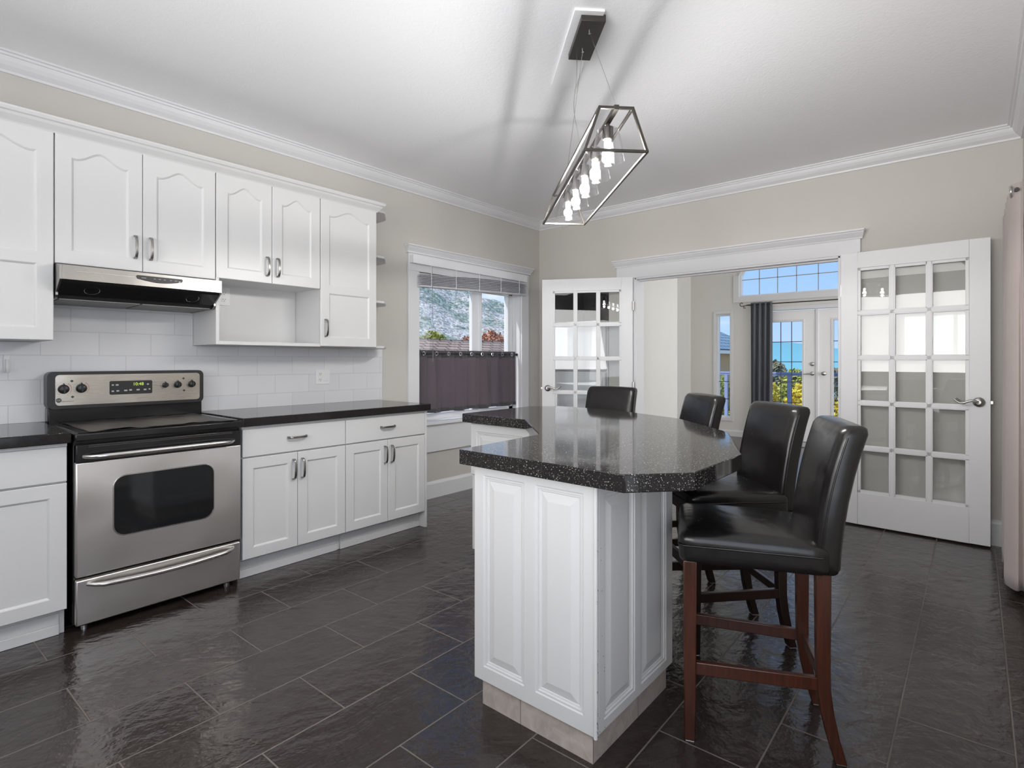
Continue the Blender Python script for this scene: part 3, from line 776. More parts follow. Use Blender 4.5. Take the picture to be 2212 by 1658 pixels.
# tall one at the right end
c = thing('upper_cabinet', 'white tall single-door upper cabinet beside the corner shelves', 'cabinet', (0, -2.66, 1.328), 'white upper cabinets on the left wall')
MB().box(0, XU - 0.021, -2.882, -2.430, 1.328, 2.325).build('body', WHITE, c)
upper_door(c, -2.882, -2.430, 1.328, 2.322, 'tall', -2.846, 1.452)
# end shelves with clipped corners
sh = thing('corner_shelf_unit', 'white open end shelves with clipped corners beside the last upper cabinet', 'shelf', (0, -2.33, 1.33))
MB().box(0.0, 0.30, -2.430, -2.414, 1.345, 2.345).build('side_panel', WHITE, sh)
for z in (1.330, 1.668, 2.005, 2.345):
    MB().prism([(0.0, -2.414), (0.325, -2.414), (0.325, -2.345), (0.30, -2.315), (0.16, -2.205), (0.12, -2.195), (0.0, -2.195)], z - 0.009, z + 0.009).build('shelf', WHITE, sh, bevel=0.004)
# cabinet cornice
z = 2.322
CC = [(0.0, z), (0.006, z), (0.009, z + 0.006), (0.012, z + 0.010), (0.030, z + 0.030), (0.036, z + 0.042), (0.044, z + 0.046), (0.050, z + 0.058), (0.050, z + 0.066), (0.0, z + 0.066)]
cc = sweep(CC, lambda o: [(XU - 0.01 + o, -4.78), (XU - 0.01 + o, -2.425 + o), (0.0, -2.425 + o)])
cc.box(0, XU - 0.01, -4.78, -2.425, 2.3255, 2.345)
tag(cc.build('cabinet_cornice', WHITE), 'white moulded cornice running along the tops of the upper cabinets', 'cornice')

# ------------------------------------------------------------------ base cabinets
XB = 0.620
def base_unit(label, y0, y1, doors, endpanel=False, toe=0.545):
    c = thing('base_cabinet', label, 'cabinet', (0, (y0 + y1) / 2, 0), 'white base cabinets on the left wall')
    m = MB().box(0.022, XB - 0.021, y0 + 0.0005, y1 - 0.0005, 0.118, 0.861).box(XB - 0.021, XB - 0.004, y0 + 0.0005, y1 - 0.0005, 0.848, 0.861)
    m.build('body', WHITE, c)
    t = MB().box(0.022, toe, y0 + 0.0005, y1 - 0.0005, 0, 0.118).box(toe, toe + 0.010, y0 + 0.001, y1 - 0.02, 0, 0.045).box(toe, toe + 0.006, y0 + 0.001, y1 - 0.02, 0.045, 0.095)
    t.build('toe_kick', WHITE, c, bevel=0.002)
    w = y1 - y0 - 2 * GAP - (0.018 if endpanel else 0)
    y1d = y1 - (0.018 if endpanel else 0)
    dr = panel_door(MB(), (XB, y0 + GAP, 0.692), (0, 1, 0), (1, 0, 0), w, 0.155, 0.019, []).build('drawer', WHITE, c)
    pull(dr, (XB, (y0 + y1d) / 2 - 0.005, 0.776), (0, 1, 0), (1, 0, 0), 0.115)
    if doors == 2: spans = [(y0, (y0 + y1d) / 2, 1), ((y0 + y1d) / 2, y1d, -1)]
    else: spans = [(y0, y1d, 1)]
    for a, b, sd in spans:
        ww = b - a - 2 * GAP; st = 0.058
        d = panel_door(MB(), (XB, a + GAP, 0.122), (0, 1, 0), (1, 0, 0), ww, 0.562, 0.019, [rect(st, ww - st, st, 0.562 - st)]).build('door', WHITE, c)
        if doors == 2: pull(d, (XB, (b - 0.028) if sd > 0 else (a + 0.028), 0.585), (0, 0, 1), (1, 0, 0), 0.115)
        else: pull(d, (XB, a + 0.03, 0.585), (0, 0, 1), (1, 0, 0), 0.115)
    if endpanel:
        MB().box(0, XB, y1 - 0.018, y1, 0, 0.861).build('end_panel', WHITE, c, bevel=0.002)
    return c
base_unit('white base cabinet left of the range, cut by the frame edge', -4.90, -4.279, 1, toe=0.565)
base_unit('white base cabinet with one drawer over two doors touching the range', -3.515, -2.863, 2)
base_unit('white base cabinet with one drawer over two doors at the window end', -2.862, -2.178, 2, True)
tag(MB().box(0, 0.650, -5.05, -4.270, 0.864, 0.912).build('countertop', GRANITE, bevel=0.004), 'black speckled stone countertop left of the range', 'countertop')
tag(MB().box(0, 0.650, -3.522, -2.165, 0.864, 0.912).build('countertop', GRANITE, bevel=0.004), 'black speckled stone countertop between the range and the window', 'countertop')
struct(MB().box(0, 0.008, -5.05, -4.279, 0.9125, 1.326).box(0, 0.008, -4.279, -3.549, 0.9125, 1.70).box(0, 0.008, -3.549, -2.127, 0.9125, 1.323).build('wall_backsplash', BACKTILE), 'white tiled backsplash behind the range')

# outlets, hook
def outlet(name, label, x, y0, y1, z0, z1, double):
    r = thing(name, label, 'outlet', (x, (y0 + y1) / 2, (z0 + z1) / 2))
    B(x, x + 0.005, y0, y1, z0, z1).build('plate', PLASTICW, r, bevel=0.002)
    yc = y0 + (0.035 if double else (y1 - y0) / 2); zc = (z0 + z1) / 2
    for dz in (-0.021, 0.021):
        k = MB().lathe([(0.0165, 0), (0.0165, 0.0035), (0.015, 0.004), (0.0, 0.004)], (x + 0.004, yc, zc + dz), 'x', 16).build('socket', PLASTICW, r)
        MB().box(x + 0.0078, x + 0.0086, yc - 0.008, yc - 0.0055, zc + dz - 0.002, zc + dz + 0.007).box(x + 0.0078, x + 0.0086, yc + 0.0055, yc + 0.008, zc + dz - 0.002, zc + dz + 0.007).box(x + 0.0078, x + 0.0086, yc - 0.0025, yc + 0.0025, zc + dz - 0.010, zc + dz - 0.006).build('slots', SLOT, k)
    if double:
        B(x + 0.004, x + 0.0085, y1 - 0.052, y1 - 0.020, zc - 0.033, zc + 0.033).build('rocker_switch', PLASTICW, r, bevel=0.002)
    return r
outlet('wall_outlet', 'white double plate with outlet and rocker switch on the backsplash', 0.008, -2.722, -2.605, 1.055, 1.165, True)
outlet('wall_outlet', 'white outlet inside the open niche beside the range hood', 0.018, -3.408, -3.333, 1.585, 1.700, False)
hk = thing('adhesive_hook', 'white plastic adhesive hook on the wall tiles left of the range', 'hook', (0.008, -4.41, 1.21))
MB().rbox((0.011, -4.405, 1.215), (0.006, 0.026, 0.090), 0.0029, 4).build('backing', PLASTICW, hk, smooth=True)
MB().tube([(0.014, -4.405, 1.235), (0.020, -4.405, 1.205), (0.026, -4.405, 1.180), (0.034, -4.405, 1.175), (0.038, -4.405, 1.188)], [0.007, 0.007, 0.0065, 0.006, 0.005], 8).build('hook_arm', PLASTICW, hk, smooth=True)

# ------------------------------------------------------------------ range
def rrect(u0, u1, v0, v1, r, n=6):
    pts = []
    for cx, cy, a0 in ((u1 - r, v0 + r, -90), (u1 - r, v1 - r, 0), (u0 + r, v1 - r, 90), (u0 + r, v0 + r, 180)):
        for k in range(n + 1):
            a = radians(a0 + 90 * k / n); pts.append((cx + r * cos(a), cy + r * sin(a)))
    return pts
def text(name, body, size, loc, parent, mat, rot, ext=0.0004, align='CENTER'):
    cu = bpy.data.curves.new(name, 'FONT'); cu.body = body; cu.size = size; cu.extrude = ext
    cu.align_x = align; cu.align_y = 'CENTER'; cu.materials.append(mat)
    tmp = bpy.data.objects.new(name + '_curve', cu); me = bpy.data.meshes.new_from_object(tmp)
    bpy.data.objects.remove(tmp); me.materials.clear(); me.materials.append(mat)
    o = bpy.data.objects.new(name, me); COL.objects.link(o); o.parent = parent
    o.location = Vector(loc) - ORG.get(parent.name, Vector((0, 0, 0))); o.rotation_euler = rot; return o
FX = (pi / 2, 0, pi / 2)   # reads along +y for a viewer on +x
R0, R1 = -4.257, -3.527; RC = (R0 + R1) / 2
rg = thing('range', 'stainless and black electric range with five knobs between the base cabinets', 'stove', (0.3, RC, 0))
MB().box(0.03, 0.600, R0, R1, 0.030, 0.868).build('body', BLACKEN, rg, bevel=0.004)
for yy in (R0 + 0.05, R1 - 0.05):
    for xx in (0.08, 0.56): MB().lathe([(0.018, 0.0), (0.018, 0.008), (0.009, 0.010), (0.009, 0.035)], (xx, yy, 0), n=14).build('levelling_foot', STEELBAR, rg)
# cooktop with raised rim
ct = MB().box(0.03, 0.665, R0 - 0.004, R1 + 0.004, 0.868, 0.902)
ct.build('cooktop', BLACKEN, rg, bevel=0.006)
GLS = std('black_ceramic_glass', (0.012, 0.011, 0.011), 0.12, var=0.2, bstr=0.02, bscale=80)
B(0.08, 0.64, R0 + 0.012, R1 - 0.012, 0.902, 0.906).build('glass_top', GLS, rg, bevel=0.001)
# oven door
door = MB().box(0.602, 0.640, R0 + 0.004, R1 - 0.004, 0.252, 0.768); dd = door.build('oven_door', STEEL, rg, bevel=0.005)
B(0.602, 0.642, R0 + 0.004, R1 - 0.004, 0.769, 0.850).build('door_top_band', BLACKEN, dd, bevel=0.004)
vent = MB()
for zz in (0.836, 0.843): vent.box(0.6418, 0.6432, R0 + 0.05, R1 - 0.05, zz, zz + 0.003)
vent.build('vent_slots', SLOT, dd)
wo_ = rrect(-4.116, -3.668, 0.402, 0.692, 0.055); wi = inset(wo_, 0.006)
fr = MB(); n = len(wo_)
vs = [(0.641, y, z) for y, z in wo_] + [(0.6445, y, z) for y, z in inset(wo_, 0.002)] + [(0.6445, y, z) for y, z in inset(wo_, 0.005)] + [(0.641, y, z) for y, z in wi]
fr.add(vs, [(j * n + i, j * n + (i + 1) % n, (j + 1) * n + (i + 1) % n, (j + 1) * n + i) for j in range(3) for i in range(n)])
fr.build('window_trim', STEELBAR, dd)
OVG = std('dark_oven_glass', (0.010, 0.011, 0.012), 0.06, var=0.1, spec=0.7)
MB().prism(wi, 0.636, 0.6415, 'yz').build('oven_window', OVG, dd)
def bar(name, y0, y1, z, sag, x0, out, r, parent):
    pts = []
    for k in range(25):
        t = k / 24; e = min(1.0, min(t, 1 - t) / 0.09); q = sin(e * pi / 2)
        pts.append((x0 + out * q, y0 + (y1 - y0) * t, z + sag * (1 - (2 * t - 1) ** 2)))
    return MB().tube(pts, [r * (0.75 + 0.25 * min(1, min(k, 24 - k) / 3)) for k in range(25)], 14).build(name, STEELBAR, parent, smooth=True)
bar('door_handle', -4.225, -3.570, 0.796, 0.0, 0.642, 0.043, 0.0125, dd)
dr = MB().box(0.602, 0.636, R0 + 0.006, R1 - 0.006, 0.032, 0.236).build('storage_drawer', STEEL, rg, bevel=0.005)
bar('drawer_handle', -4.210, -3.570, 0.214, -0.016, 0.636, 0.040, 0.0115, dr)
# back guard with the control panel
MB().box(0.015, 0.085, R0 - 0.002, R1 + 0.002, 0.868, 0.985).build('back_guard', BLACKEN, rg, bevel=0.006)
MB().prism(rrect(R0 - 0.006, R1 + 0.006, 0.978, 1.172, 0.028), 0.012, 0.098, 'yz').build('console', BLACKPL, rg, bevel=0.008)
cp = MB().prism(rrect(R0 + 0.026, R1 - 0.016, 0.996, 1.156, 0.018), 0.094, 0.1005, 'yz').build('control_panel', STEELC, rg, bevel=0.001)
def knob(y, z, r):
    k = MB().lathe([(r, 0.0), (r, 0.010), (r * 0.92, 0.014), (r * 0.86, 0.022), (r * 0.7, 0.026), (0.0, 0.027)], (0.1005, y, z), 'x', 24)
    k.prism([(y - r * 0.35, z + r * 0.7), (y + r * 0.35, z + r * 0.7), (y, z + r * 1.32)], 0.1005, 0.116, 'yz')
    k.obox((0.126, y, z), (1, 0, 0), (0, 1, 0), (0, 0, 1), 0.006, r * 0.16, r * 0.75)
    return k.build('knob', BLACKPL, cp, smooth=True)
for y, z, r in ((-4.198, 1.082, 0.024), (-4.124, 1.084, 0.024), (-3.731, 1.088, 0.016), (-3.666, 1.089, 0.020), (-3.590, 1.090, 0.020)): knob(y, z, r)
REDP = std('red_panel_print', (0.55, 0.12, 0.10), 0.5); BLKP = std('black_panel_print', (0.03, 0.03, 0.03), 0.5)
for y, z in ((-4.198, 1.082), (-4.124, 1.084)):
    m = MB()
    for k in range(9):
        a = radians(-60 + 14 * k); c0 = Vector((0.1008, y + 0.0335 * cos(a), z + 0.0335 * sin(a)))
        m.obox(c0, (1, 0, 0), (0, -sin(a), cos(a)), (0, cos(a), sin(a)), 0.0004, 0.0022, 0.0008 + 0.0002 * k)
    m.build('red_markings', REDP, cp, weld=False)
for y, z, R_ in ((-4.198, 1.082, 0.032), (-4.124, 1.084, 0.032), (-3.731, 1.088, 0.024), (-3.666, 1.089, 0.028), (-3.590, 1.090, 0.028)):
    m = MB()
    for k in range(8):
        a = radians(125 + 16 * k); m.obox((0.1008, y + R_ * cos(a), z + R_ * sin(a)), (1, 0, 0), (0, -sin(a), cos(a)), (0, cos(a), sin(a)), 0.0004, 0.0012, 0.0008)
    m.build('dial_markings', BLKP, cp, weld=False)
for y, z in ((-4.163, 1.123), (-4.160, 1.040), (-3.633, 1.124), (-3.630, 1.052)):
    MB().prism([(y - 0.008, z), (y, z - 0.007), (y + 0.008, z), (y, z + 0.007)], 0.1005, 0.1012, 'yz').build('indicator_mark', BLKP, cp)
PR = std('grey_panel_print', (0.45, 0.45, 0.45), 0.5)
dp = MB().prism(rrect(-4.000, -3.796, 1.043, 1.118, 0.008), 0.1003, 0.1025, 'yz').build('display_panel', BLACKPL, cp, bevel=0.0006)
text('clock_digits', '10:48', 0.024, (0.1030, -3.865, 1.098), dp, DIGIT, FX, 0.0002)
for yy, zz, w_ in ((-3.985, 1.096, 0.010), (-3.965, 1.096, 0.014), (-3.985, 1.062, 0.012), (-3.962, 1.063, 0.014), (-3.925, 1.064, 0.016), (-3.902, 1.066, 0.014), (-3.866, 1.066, 0.016), (-3.832, 1.066, 0.014), (-3.810, 1.068, 0.008), (-3.818, 1.096, 0.010)):
    MB().prism(rrect(yy - w_ / 2, yy + w_ / 2, zz - 0.004, zz + 0.004, 0.0028, 3), 0.1022, 0.1029, 'yz').build('key', PR, dp)
lg = MB().lathe([(0.0115, 0.0), (0.0115, 0.0008), (0.0, 0.0008)], (0.1005, -4.217, 1.024), 'x', 24).build('maker_badge', BLKP, cp)
text('badge_script', 'GE', 0.014, (0.1016, -4.217, 1.024), lg, STEELBAR, FX)
text('maker_word', 'PERFORMANCE', 0.0072, (0.1008, -4.180, 1.017), cp, BLKP, FX)
# worn protective sheet on the cooktop
m = MB(); nx_, ny_ = 30, 60; vs = []
for i in range(nx_ + 1):
    for j in range(ny_ + 1):
        x = 0.10 + 0.55 * i / nx_; y = R0 + 0.05 + 0.635 * j / ny_
        edge = max(0, (i / nx_ - 0.8) / 0.2)
        x2 = x + edge * (0.012 * sin(y * 19) + 0.006 * sin(y * 47))
        z = 0.9095 + 0.0016 * sin(y * 31 + x * 5) + 0.0012 * sin(y * 70 + 2 * sin(x * 12)) + edge * 0.004 * max(0, sin(y * 23 + 1))
        vs.append((min(x2, 0.660), y, max(z, 0.9072)))
m.add(vs, [(i * (ny_ + 1) + j, (i + 1) * (ny_ + 1) + j, (i + 1) * (ny_ + 1) + j + 1, i * (ny_ + 1) + j + 1) for i in range(nx_) for j in range(ny_)])
SHEET = std('black_silicone_sheet', (0.022, 0.019, 0.018), 0.42, var=0.5, vscale=14, bstr=0.3, bscale=160)
o = m.build('stove_mat', SHEET, smooth=True); sd = o.modifiers.new('thick', 'SOLIDIFY'); sd.thickness = 0.0014
tag(o, 'thin black wavy-edged sheet lying on the cooktop of the range', 'stove mat')

# ------------------------------------------------------------------ range hood
H0, H1 = -4.275, -3.552
hd = thing('range_hood', 'slim stainless and black range hood under the upper cabinet', 'range hood', (0.2, (H0 + H1) / 2, 1.6))
shell = [(0.0, 1.698), (0.345, 1.698), (0.375, 1.694), (0.445, 1.682), (0.447, 1.614), (0.440, 1.610), (0.36, 1.560), (0.36, 1.545), (0.335, 1.528), (0.0, 1.522)]
# steel outside: top, sides and the front apron
for a, b in ((H0, H0 + 0.010), (H1 - 0.010, H1)): MB().prism(shell, a, b, 'xz').build('side_panel', STEELH, hd, bevel=0.001)
fr = MB().prism([(0.0, 1.698), (0.345, 1.698), (0.445, 1.683), (0.447, 1.614), (0.437, 1.614), (0.436, 1.676), (0.345, 1.690), (0.0, 1.690)], H0 + 0.010, H1 - 0.010, 'xz')
fr.build('front_apron', STEELH, hd, bevel=0.001)
MB().prism([(0.440, 1.612), (0.430, 1.606), (0.345, 1.555), (0.352, 1.550), (0.437, 1.600), (0.444, 1.607)], H0 + 0.011, H1 - 0.011, 'xz').build('light_lip', BLACKEN, hd)
MB().prism([(0.350, 1.555), (0.342, 1.556), (0.325, 1.532), (0.0, 1.527), (0.0, 1.534), (0.318, 1.539)], H0 + 0.011, H1 - 0.011, 'xz').build('underside', BLACKPL, hd)
def m_mesh():
    mt, n, out = newmat('grease_filter_mesh'); N = NT(n); p = N.node('ShaderNodeBsdfPrincipled')
    ck = N.node('ShaderNodeTexChecker'); ck.inputs['Scale'].default_value = 400; N.link(world_pos(N), ck.inputs['Vector'])
    ck.inputs[1].default_value = (0.34, 0.33, 0.31, 1); ck.inputs[2].default_value = (0.13, 0.125, 0.12, 1)
    N.link(ck.outputs[0], p.inputs['Base Color']); p.inputs['Metallic'].default_value = 0.7; p.inputs['Roughness'].default_value = 0.5
    N.link(p.outputs[0], out.inputs[0]); return mt
MESHM = m_mesh()
for a, b in ((H0 + 0.02, (H0 + H1) / 2 - 0.006), ((H0 + H1) / 2 + 0.006, H1 - 0.02)):
    MB().prism([(0.03, 1.5285), (0.325, 1.5335), (0.325, 1.529), (0.03, 1.523)], a, b, 'xz').build('grease_filter', MESHM, hd)
tlt = Matrix.Rotation(radians(-31), 3, 'Y')
for yy in (H0 + 0.135, H1 - 0.135):
    M_ = Matrix.Rotation(radians(180 - 31 + 0), 3, 'Y')
    MB().lathe([(0.036, -0.002), (0.036, 0.002), (0.031, 0.004), (0.027, 0.001), (0.0, 0.001)], (0.392, yy, 1.5775), n=24, mat=Matrix.Rotation(radians(149), 3, 'Y')).build('hood_lamp', CHROME, hd, smooth=True)
B(0.4462, 0.4480, H0 + 0.06, RC - 0.080, 1.654, 1.657).build('raised_line', STEELBAR, hd)
B(0.4462, 0.4480, RC + 0.140, H1 - 0.03, 1.654, 1.657).build('raised_line', STEELBAR, hd)
pp = [(RC - 0.072, 1.668), (RC - 0.078, 1.663), (RC - 0.072, 1.650)]
for k in range(13):
    t = k / 12; pp.append((RC - 0.072 + 0.204 * t, 1.650 - 0.014 * sin(pi * t)))
pp += [(RC + 0.138, 1.660), (RC + 0.134, 1.668)]
hp = MB().prism(pp, 0.4458, 0.4500, 'yz').build('switch_panel', BLACKPL, hd, bevel=0.0008)
m = MB()
for k, (a, w_) in enumerate(((-0.055, 0.022), (0.0, 0.010), (0.022, 0.012), (0.046, 0.010), (0.075, 0.010), (0.098, 0.012))):
    MB().prism(rrect(RC + a, RC + a + w_, 1.6545, 1.6565, 0.0008, 2), 0.4498, 0.4504, 'yz').build('panel_print', PR, hp)
MB().rbox((0.4510, RC + 0.122, 1.651), (0.004, 0.012, 0.006), 0.0019, 3).build('switch', STEELBAR, hp)

# ------------------------------------------------------------------ island
isl = thing('kitchen_island', 'white panelled L-shaped kitchen island with a beige tile plinth', 'island', (2.5, -2.8, 0))
BX0, BX1, BY0 = 2.345, 2.850, -3.450; SY = 4.86
def mir(p): return (p[1] + SY, p[0] - SY)
half = [(BX0, -2.985), (BX0, BY0), (BX1, BY0), (BX1, -2.905)]
poly = half + [mir(p) for p in reversed(half)]
ib = inset(poly, 0.019)
MB().prism(ib, 0.098, 0.861).build('body', WHITE, isl)
tq = inset(poly, 0.022)
MB().prism(tq, 0.0, 0.099).build('tile_plinth', TOETILE, isl)
GR = std('plinth_grout', (0.22, 0.19, 0.17), 0.9)
m = MB(); px0, py0 = BX0 + 0.022, BY0 + 0.022
B(2.5405, 2.5435, py0 - 0.0006, py0 + 0.002, 0, 0.098).build('plinth_joint', GR, isl)
B(BX1 - 0.024, BX1 - 0.0214, -3.139, -3.136, 0, 0.098).build('plinth_joint', GR, isl)
B(BX1 - 0.0225, BX1 - 0.0212, py0 - 0.0008, py0 + 0.002, 0, 0.098).build('plinth_joint', GR, isl)
# panelled faces
w = BX1 - BX0 - 0.0
panel_door(MB(), (BX0, BY0, 0.098), (1, 0, 0), (0, -1, 0), w, 0.763, 0.019, [rect(0.045, 0.230, 0.052, 0.728), rect(0.276, 0.462, 0.052, 0.728)], RAISED).build('end_panel', WHITE, isl)
panel_door(MB(), (BX1, BY0 + 0.0195, 0.098), (0, 1, 0), (1, 0, 0), 0.525, 0.763, 0.019, [rect(0.030, 0.230, 0.032, 0.725), rect(0.272, 0.472, 0.032, 0.725)], RAISED).build('side_panel', WHITE, isl)
MB().tube([(BX1 + 0.0015, BY0 - 0.0015, 0.10), (BX1 + 0.0015, BY0 - 0.0015, 0.86)], 0.0065, 10).build('corner_bead', WHITE, isl)
# chipped paint along that corner
m = MB(); rr = random.Random(3)
for k in range(34):
    z = 0.105 + 0.60 * rr.random() ** 2.2; q = rr.random(); hz_ = 0.0015 + rr.random() ** 3 * 0.012; dy = rr.random() * 0.005
    if q < 0.7: m.box(BX1 + 0.0066, BX1 + 0.0083, BY0 - 0.004 + dy, BY0 - 0.0028 + dy, z, z + hz_)
    else:
        y_ = BY0 + 0.022 + rr.random() * 0.035; m.box(BX1 - 0.0002, BX1 + 0.0004, y_, y_ + 0.0022, z, z + 0.0022)
pc_ = m.build('paint_chips', std('bare_wood_chip', (0.05, 0.035, 0.03), 0.9), isl, weld=False); pc_['kind'] = 'stuff'
# diagonal and far faces
dx = mir((BX1, -2.905)); L_ = hypot(dx[0] - BX1, dx[1] + 2.905); ux = ((dx[0] - BX1) / L_, (dx[1] + 2.905) / L_, 0)
panel_door(MB(), (BX1, -2.905, 0.098), ux, (-ux[1] * -1, -ux[0], 0) if False else (ux[1], -ux[0], 0), L_, 0.763, 0.019, [rect(0.06 + k * (L_ - 0.06) / 4, (k + 1) * (L_ - 0.06) / 4, 0.052, 0.715) for k in range(4)], RAISED).build('seating_panel', WHITE, isl)
# working side: drawer fronts over doors, both legs of the L
def island_fronts(O, U, Nn, wid):
    for k in range(1):
        panel_door(MB(), (O[0], O[1], 0.555), U, Nn, wid, 0.302, 0.019, [rect(0.045, wid - 0.045, 0.045, 0.257)], RAISED).build('drawer', WHITE, isl)
        panel_door(MB(), (O[0] - Nn[0] * 0.012, O[1] - Nn[1] * 0.012, 0.105), U, Nn, wid, 0.445, 0.006, [rect(0.055, wid - 0.055, 0.055, 0.39)], RAISED).build('door', WHITE, isl)
island_fronts((BX0 - 0.014, -2.990, 0), (0, -1, 0), (-1, 0, 0), 0.435)
p0 = mir((BX0, BY0)); p1 = mir((BX0, -2.985))
island_fronts((p0[0] + 0.01, p0[1] - 0.014, 0), (1, 0, 0), (0, -1, 0), p1[0] - p0[0] - 0.02)
# stone top: L with diagonal inner corner, clipped outer corners, rounded far corner
top = [(2.270, -2.990), (2.312, -3.492), (2.975, -3.500), (3.112, -3.348), (3.114, -2.945), (2.905, -2.450), (2.880, -2.402), (2.845, -2.352)]
top = [(2.285, -2.988), (2.310, -3.492)] + top[2:]
top = top + [mir(p) for p in reversed(top)]
cen = Vector((sum(p[0] for p in top) / len(top), sum(p[1] for p in top) / len(top)))
tp = MB().prism(top, 0.862, 0.914).build('countertop', GRANITE, bevel=0.0035)
tag(tp, 'black speckled stone top with clipped corners on the island', 'countertop')

# ------------------------------------------------------------------ bar stools
def make_stool(name, label, wood, legname='leg'):
    t = thing(name, label, 'bar stool', (0, 0, 0), 'black leather bar stools around the island')
    # local: x across, y towards the back, z up
    sw, sd2 = 0.415, 0.44
    def crown(p):
        q = max(0, 1 - (p.x / 0.22) ** 2) * max(0, 1 - (p.y / 0.24) ** 2)
        if p.z > 0.0: p.z += 0.022 * q * min(1, p.z / 0.045)
        p.z -= 0.006 * (p.y + 0.22) / 0.44 if p.z > 0 else 0
        return p
    m = MB().rbox((0, -0.015, 0.625), (sw, sd2, 0.100), 0.028, 10, crown)
    seat = m.build('seat', LEATHER, t, smooth=True, local=True)
    seam = []
    for x, y in [(-0.2075, 0.18), (-0.2075, -0.22), (-0.198, -0.2345), (0.198, -0.2345), (0.2075, -0.22), (0.2075, 0.18)]:
        seam.append((x, y, 0.636))
    MB().tube(seam, 0.0032, 8).build('seam', LEATHER, seat, smooth=True, local=True)
    # backrest: padded slab that leans back and curves
    def lean(p):
        h = (p.z + 0.228) / 0.456
        p.y += 0.012 * h + 0.070 * h * h
        p.y += -0.010 * (1 - (p.x / 0.21) ** 2)
        p.z += 0.006 * (1 - (p.x / 0.21) ** 2) * h
        return p
    m = MB().rbox((0, 0.198, 0.803), (0.392, 0.078, 0.456), 0.026, 11, lean)
    back = m.build('backrest', LEATHER, t, smooth=True, local=True)
    for s_ in (-1, 1):
        pts = []
        for k in range(15):
            h = k / 14; z = 0.600 + 0.400 * h; hh = (z - 0.575) / 0.456
            pts.append((s_ * 0.197, 0.198 - 0.022 + 0.012 * hh + 0.070 * hh * hh, z))
        MB().tube(pts, 0.0028, 8).build('seam', LEATHER, back, smooth=True, local=True)
    def leg(pts, sz):
        m = MB(); vs = []
        for (x, y, z), (a, b) in zip(pts, sz):
            vs += [(x - a, y - b, z), (x + a, y - b, z), (x + a, y + b, z), (x - a, y + b, z)]
        k = len(pts)
        fs = [(i * 4 + j, i * 4 + (j + 1) % 4, (i + 1) * 4 + (j + 1) % 4, (i + 1) * 4 + j) for i in range(k - 1) for j in range(4)] + [(3, 2, 1, 0), tuple((k - 1) * 4 + j for j in range(4))]
        o = m.add(vs, fs).build('leg', wood, t, bevel=0.003, local=True)
        MB().box(pts[0][0] - 0.013, pts[0][0] + 0.013, pts[0][1] - 0.013, pts[0][1] + 0.013, 0.0, 0.004).build('floor_glide', PLASTICW, o, local=True)
    for s_ in (-1, 1):
        leg([(s_ * 0.178, -0.200, 0.003), (s_ * 0.178, -0.200, 0.30), (s_ * 0.178, -0.200, 0.585)], [(0.0165, 0.0165), (0.0195, 0.0195), (0.021, 0.021)])
        rp = []; rs = []
        for k in range(9):
            h = k / 8; z = 0.003 + 0.59 * h
            y = 0.190 + 0.048 * max(0, 1 - h / 0.42) ** 1.6; rp.append((s_ * 0.153, y, z)); rs.append((0.019, 0.0165 + 0.005 * h))
        leg(rp, rs)
        MB().prism([(s_ * 0.178 - 0.010, -0.19), (s_ * 0.178 + 0.010, -0.19), (s_ * 0.158 + 0.010, 0.200), (s_ * 0.158 - 0.010, 0.200)], 0.215, 0.256).build('side_stretcher', wood, t, bevel=0.003, local=True)
    MB().box(-0.165, 0.165, -0.212, -0.190, 0.330, 0.372).build('front_stretcher', wood, t, bevel=0.003, local=True)
    MB().box(-0.14, 0.14, 0.188, 0.206, 0.215, 0.250).build('back_stretcher', wood, t, bevel=0.003, local=True)
    return t
def kids(o): return [c_ for c_ in bpy.data.objects if c_.parent == o]
def copy_tree(o, parent=None):
    c_ = o.copy(); COL.objects.link(c_); c_.parent = parent
    for k in kids(o):
        copy_tree(k, c_)
    return c_
def place(o, x, y, deg, label):
    o.location = (x, y, 0); o.rotation_euler = (0, 0, radians(deg - 90)); o['label'] = label
s1 = make_stool('bar_stool', 'x', REDWOOD)
s2 = make_stool('bar_stool', 'x', DARKWOOD)
s3 = copy_tree(s2); s4 = copy_tree(s2)
place(s1, 3.122, -2.884, 23, 'black leather bar stool with red-brown legs, the one showing its whole seat and legs')
place(s2, 2.835, -2.345, 45, 'black leather bar stool just behind the nearest one, seat tucked under the countertop edge')
place(s3, 2.325, -1.895, 47, 'black leather bar stool whose back stands before the narrow far window')
place(s4, 1.640, -1.500, 92, 'black leather bar stool whose back stands before the left glazed door')

# ------------------------------------------------------------------ pendant light over the island
pd = thing('pendant_light', 'dark metal trapezoid-frame pendant with five lit glass shades above the island', 'ceiling light', (2.33, -2.70, 2.0))
C0 = Vector((2.33, -2.70, 0)); D = Vector((-0.7071, 0.7071, 0)); Wv = Vector((0.7071, 0.7071, 0)); Zv = Vector((0, 0, 1))
HB, HT, ZB, ZT, HL = 0.116, 0.062, 2.000, 2.157, 0.540
def fp(t, s_, z): return C0 + D * t + Wv * s_ + Zv * z
def rod(m, a, b, h=0.005):
    a, b = Vector(a), Vector(b); t = (b - a).normalized(); u = t.cross(Zv)
    if u.length < 0.1: u = t.cross(Wv)
    u.normalize(); v = u.cross(t)
    return m.obox((a + b) / 2, t, u, v, (b - a).length / 2 + h * 0.8, h, h)
m = MB()
for e in (-HL, HL):
    rod(m, fp(e, -HB, ZB), fp(e, HB, ZB)); rod(m, fp(e, -HT, ZT), fp(e, HT, ZT))
    for s_ in (-1, 1): rod(m, fp(e, s_ * HB, ZB), fp(e, s_ * HT, ZT))
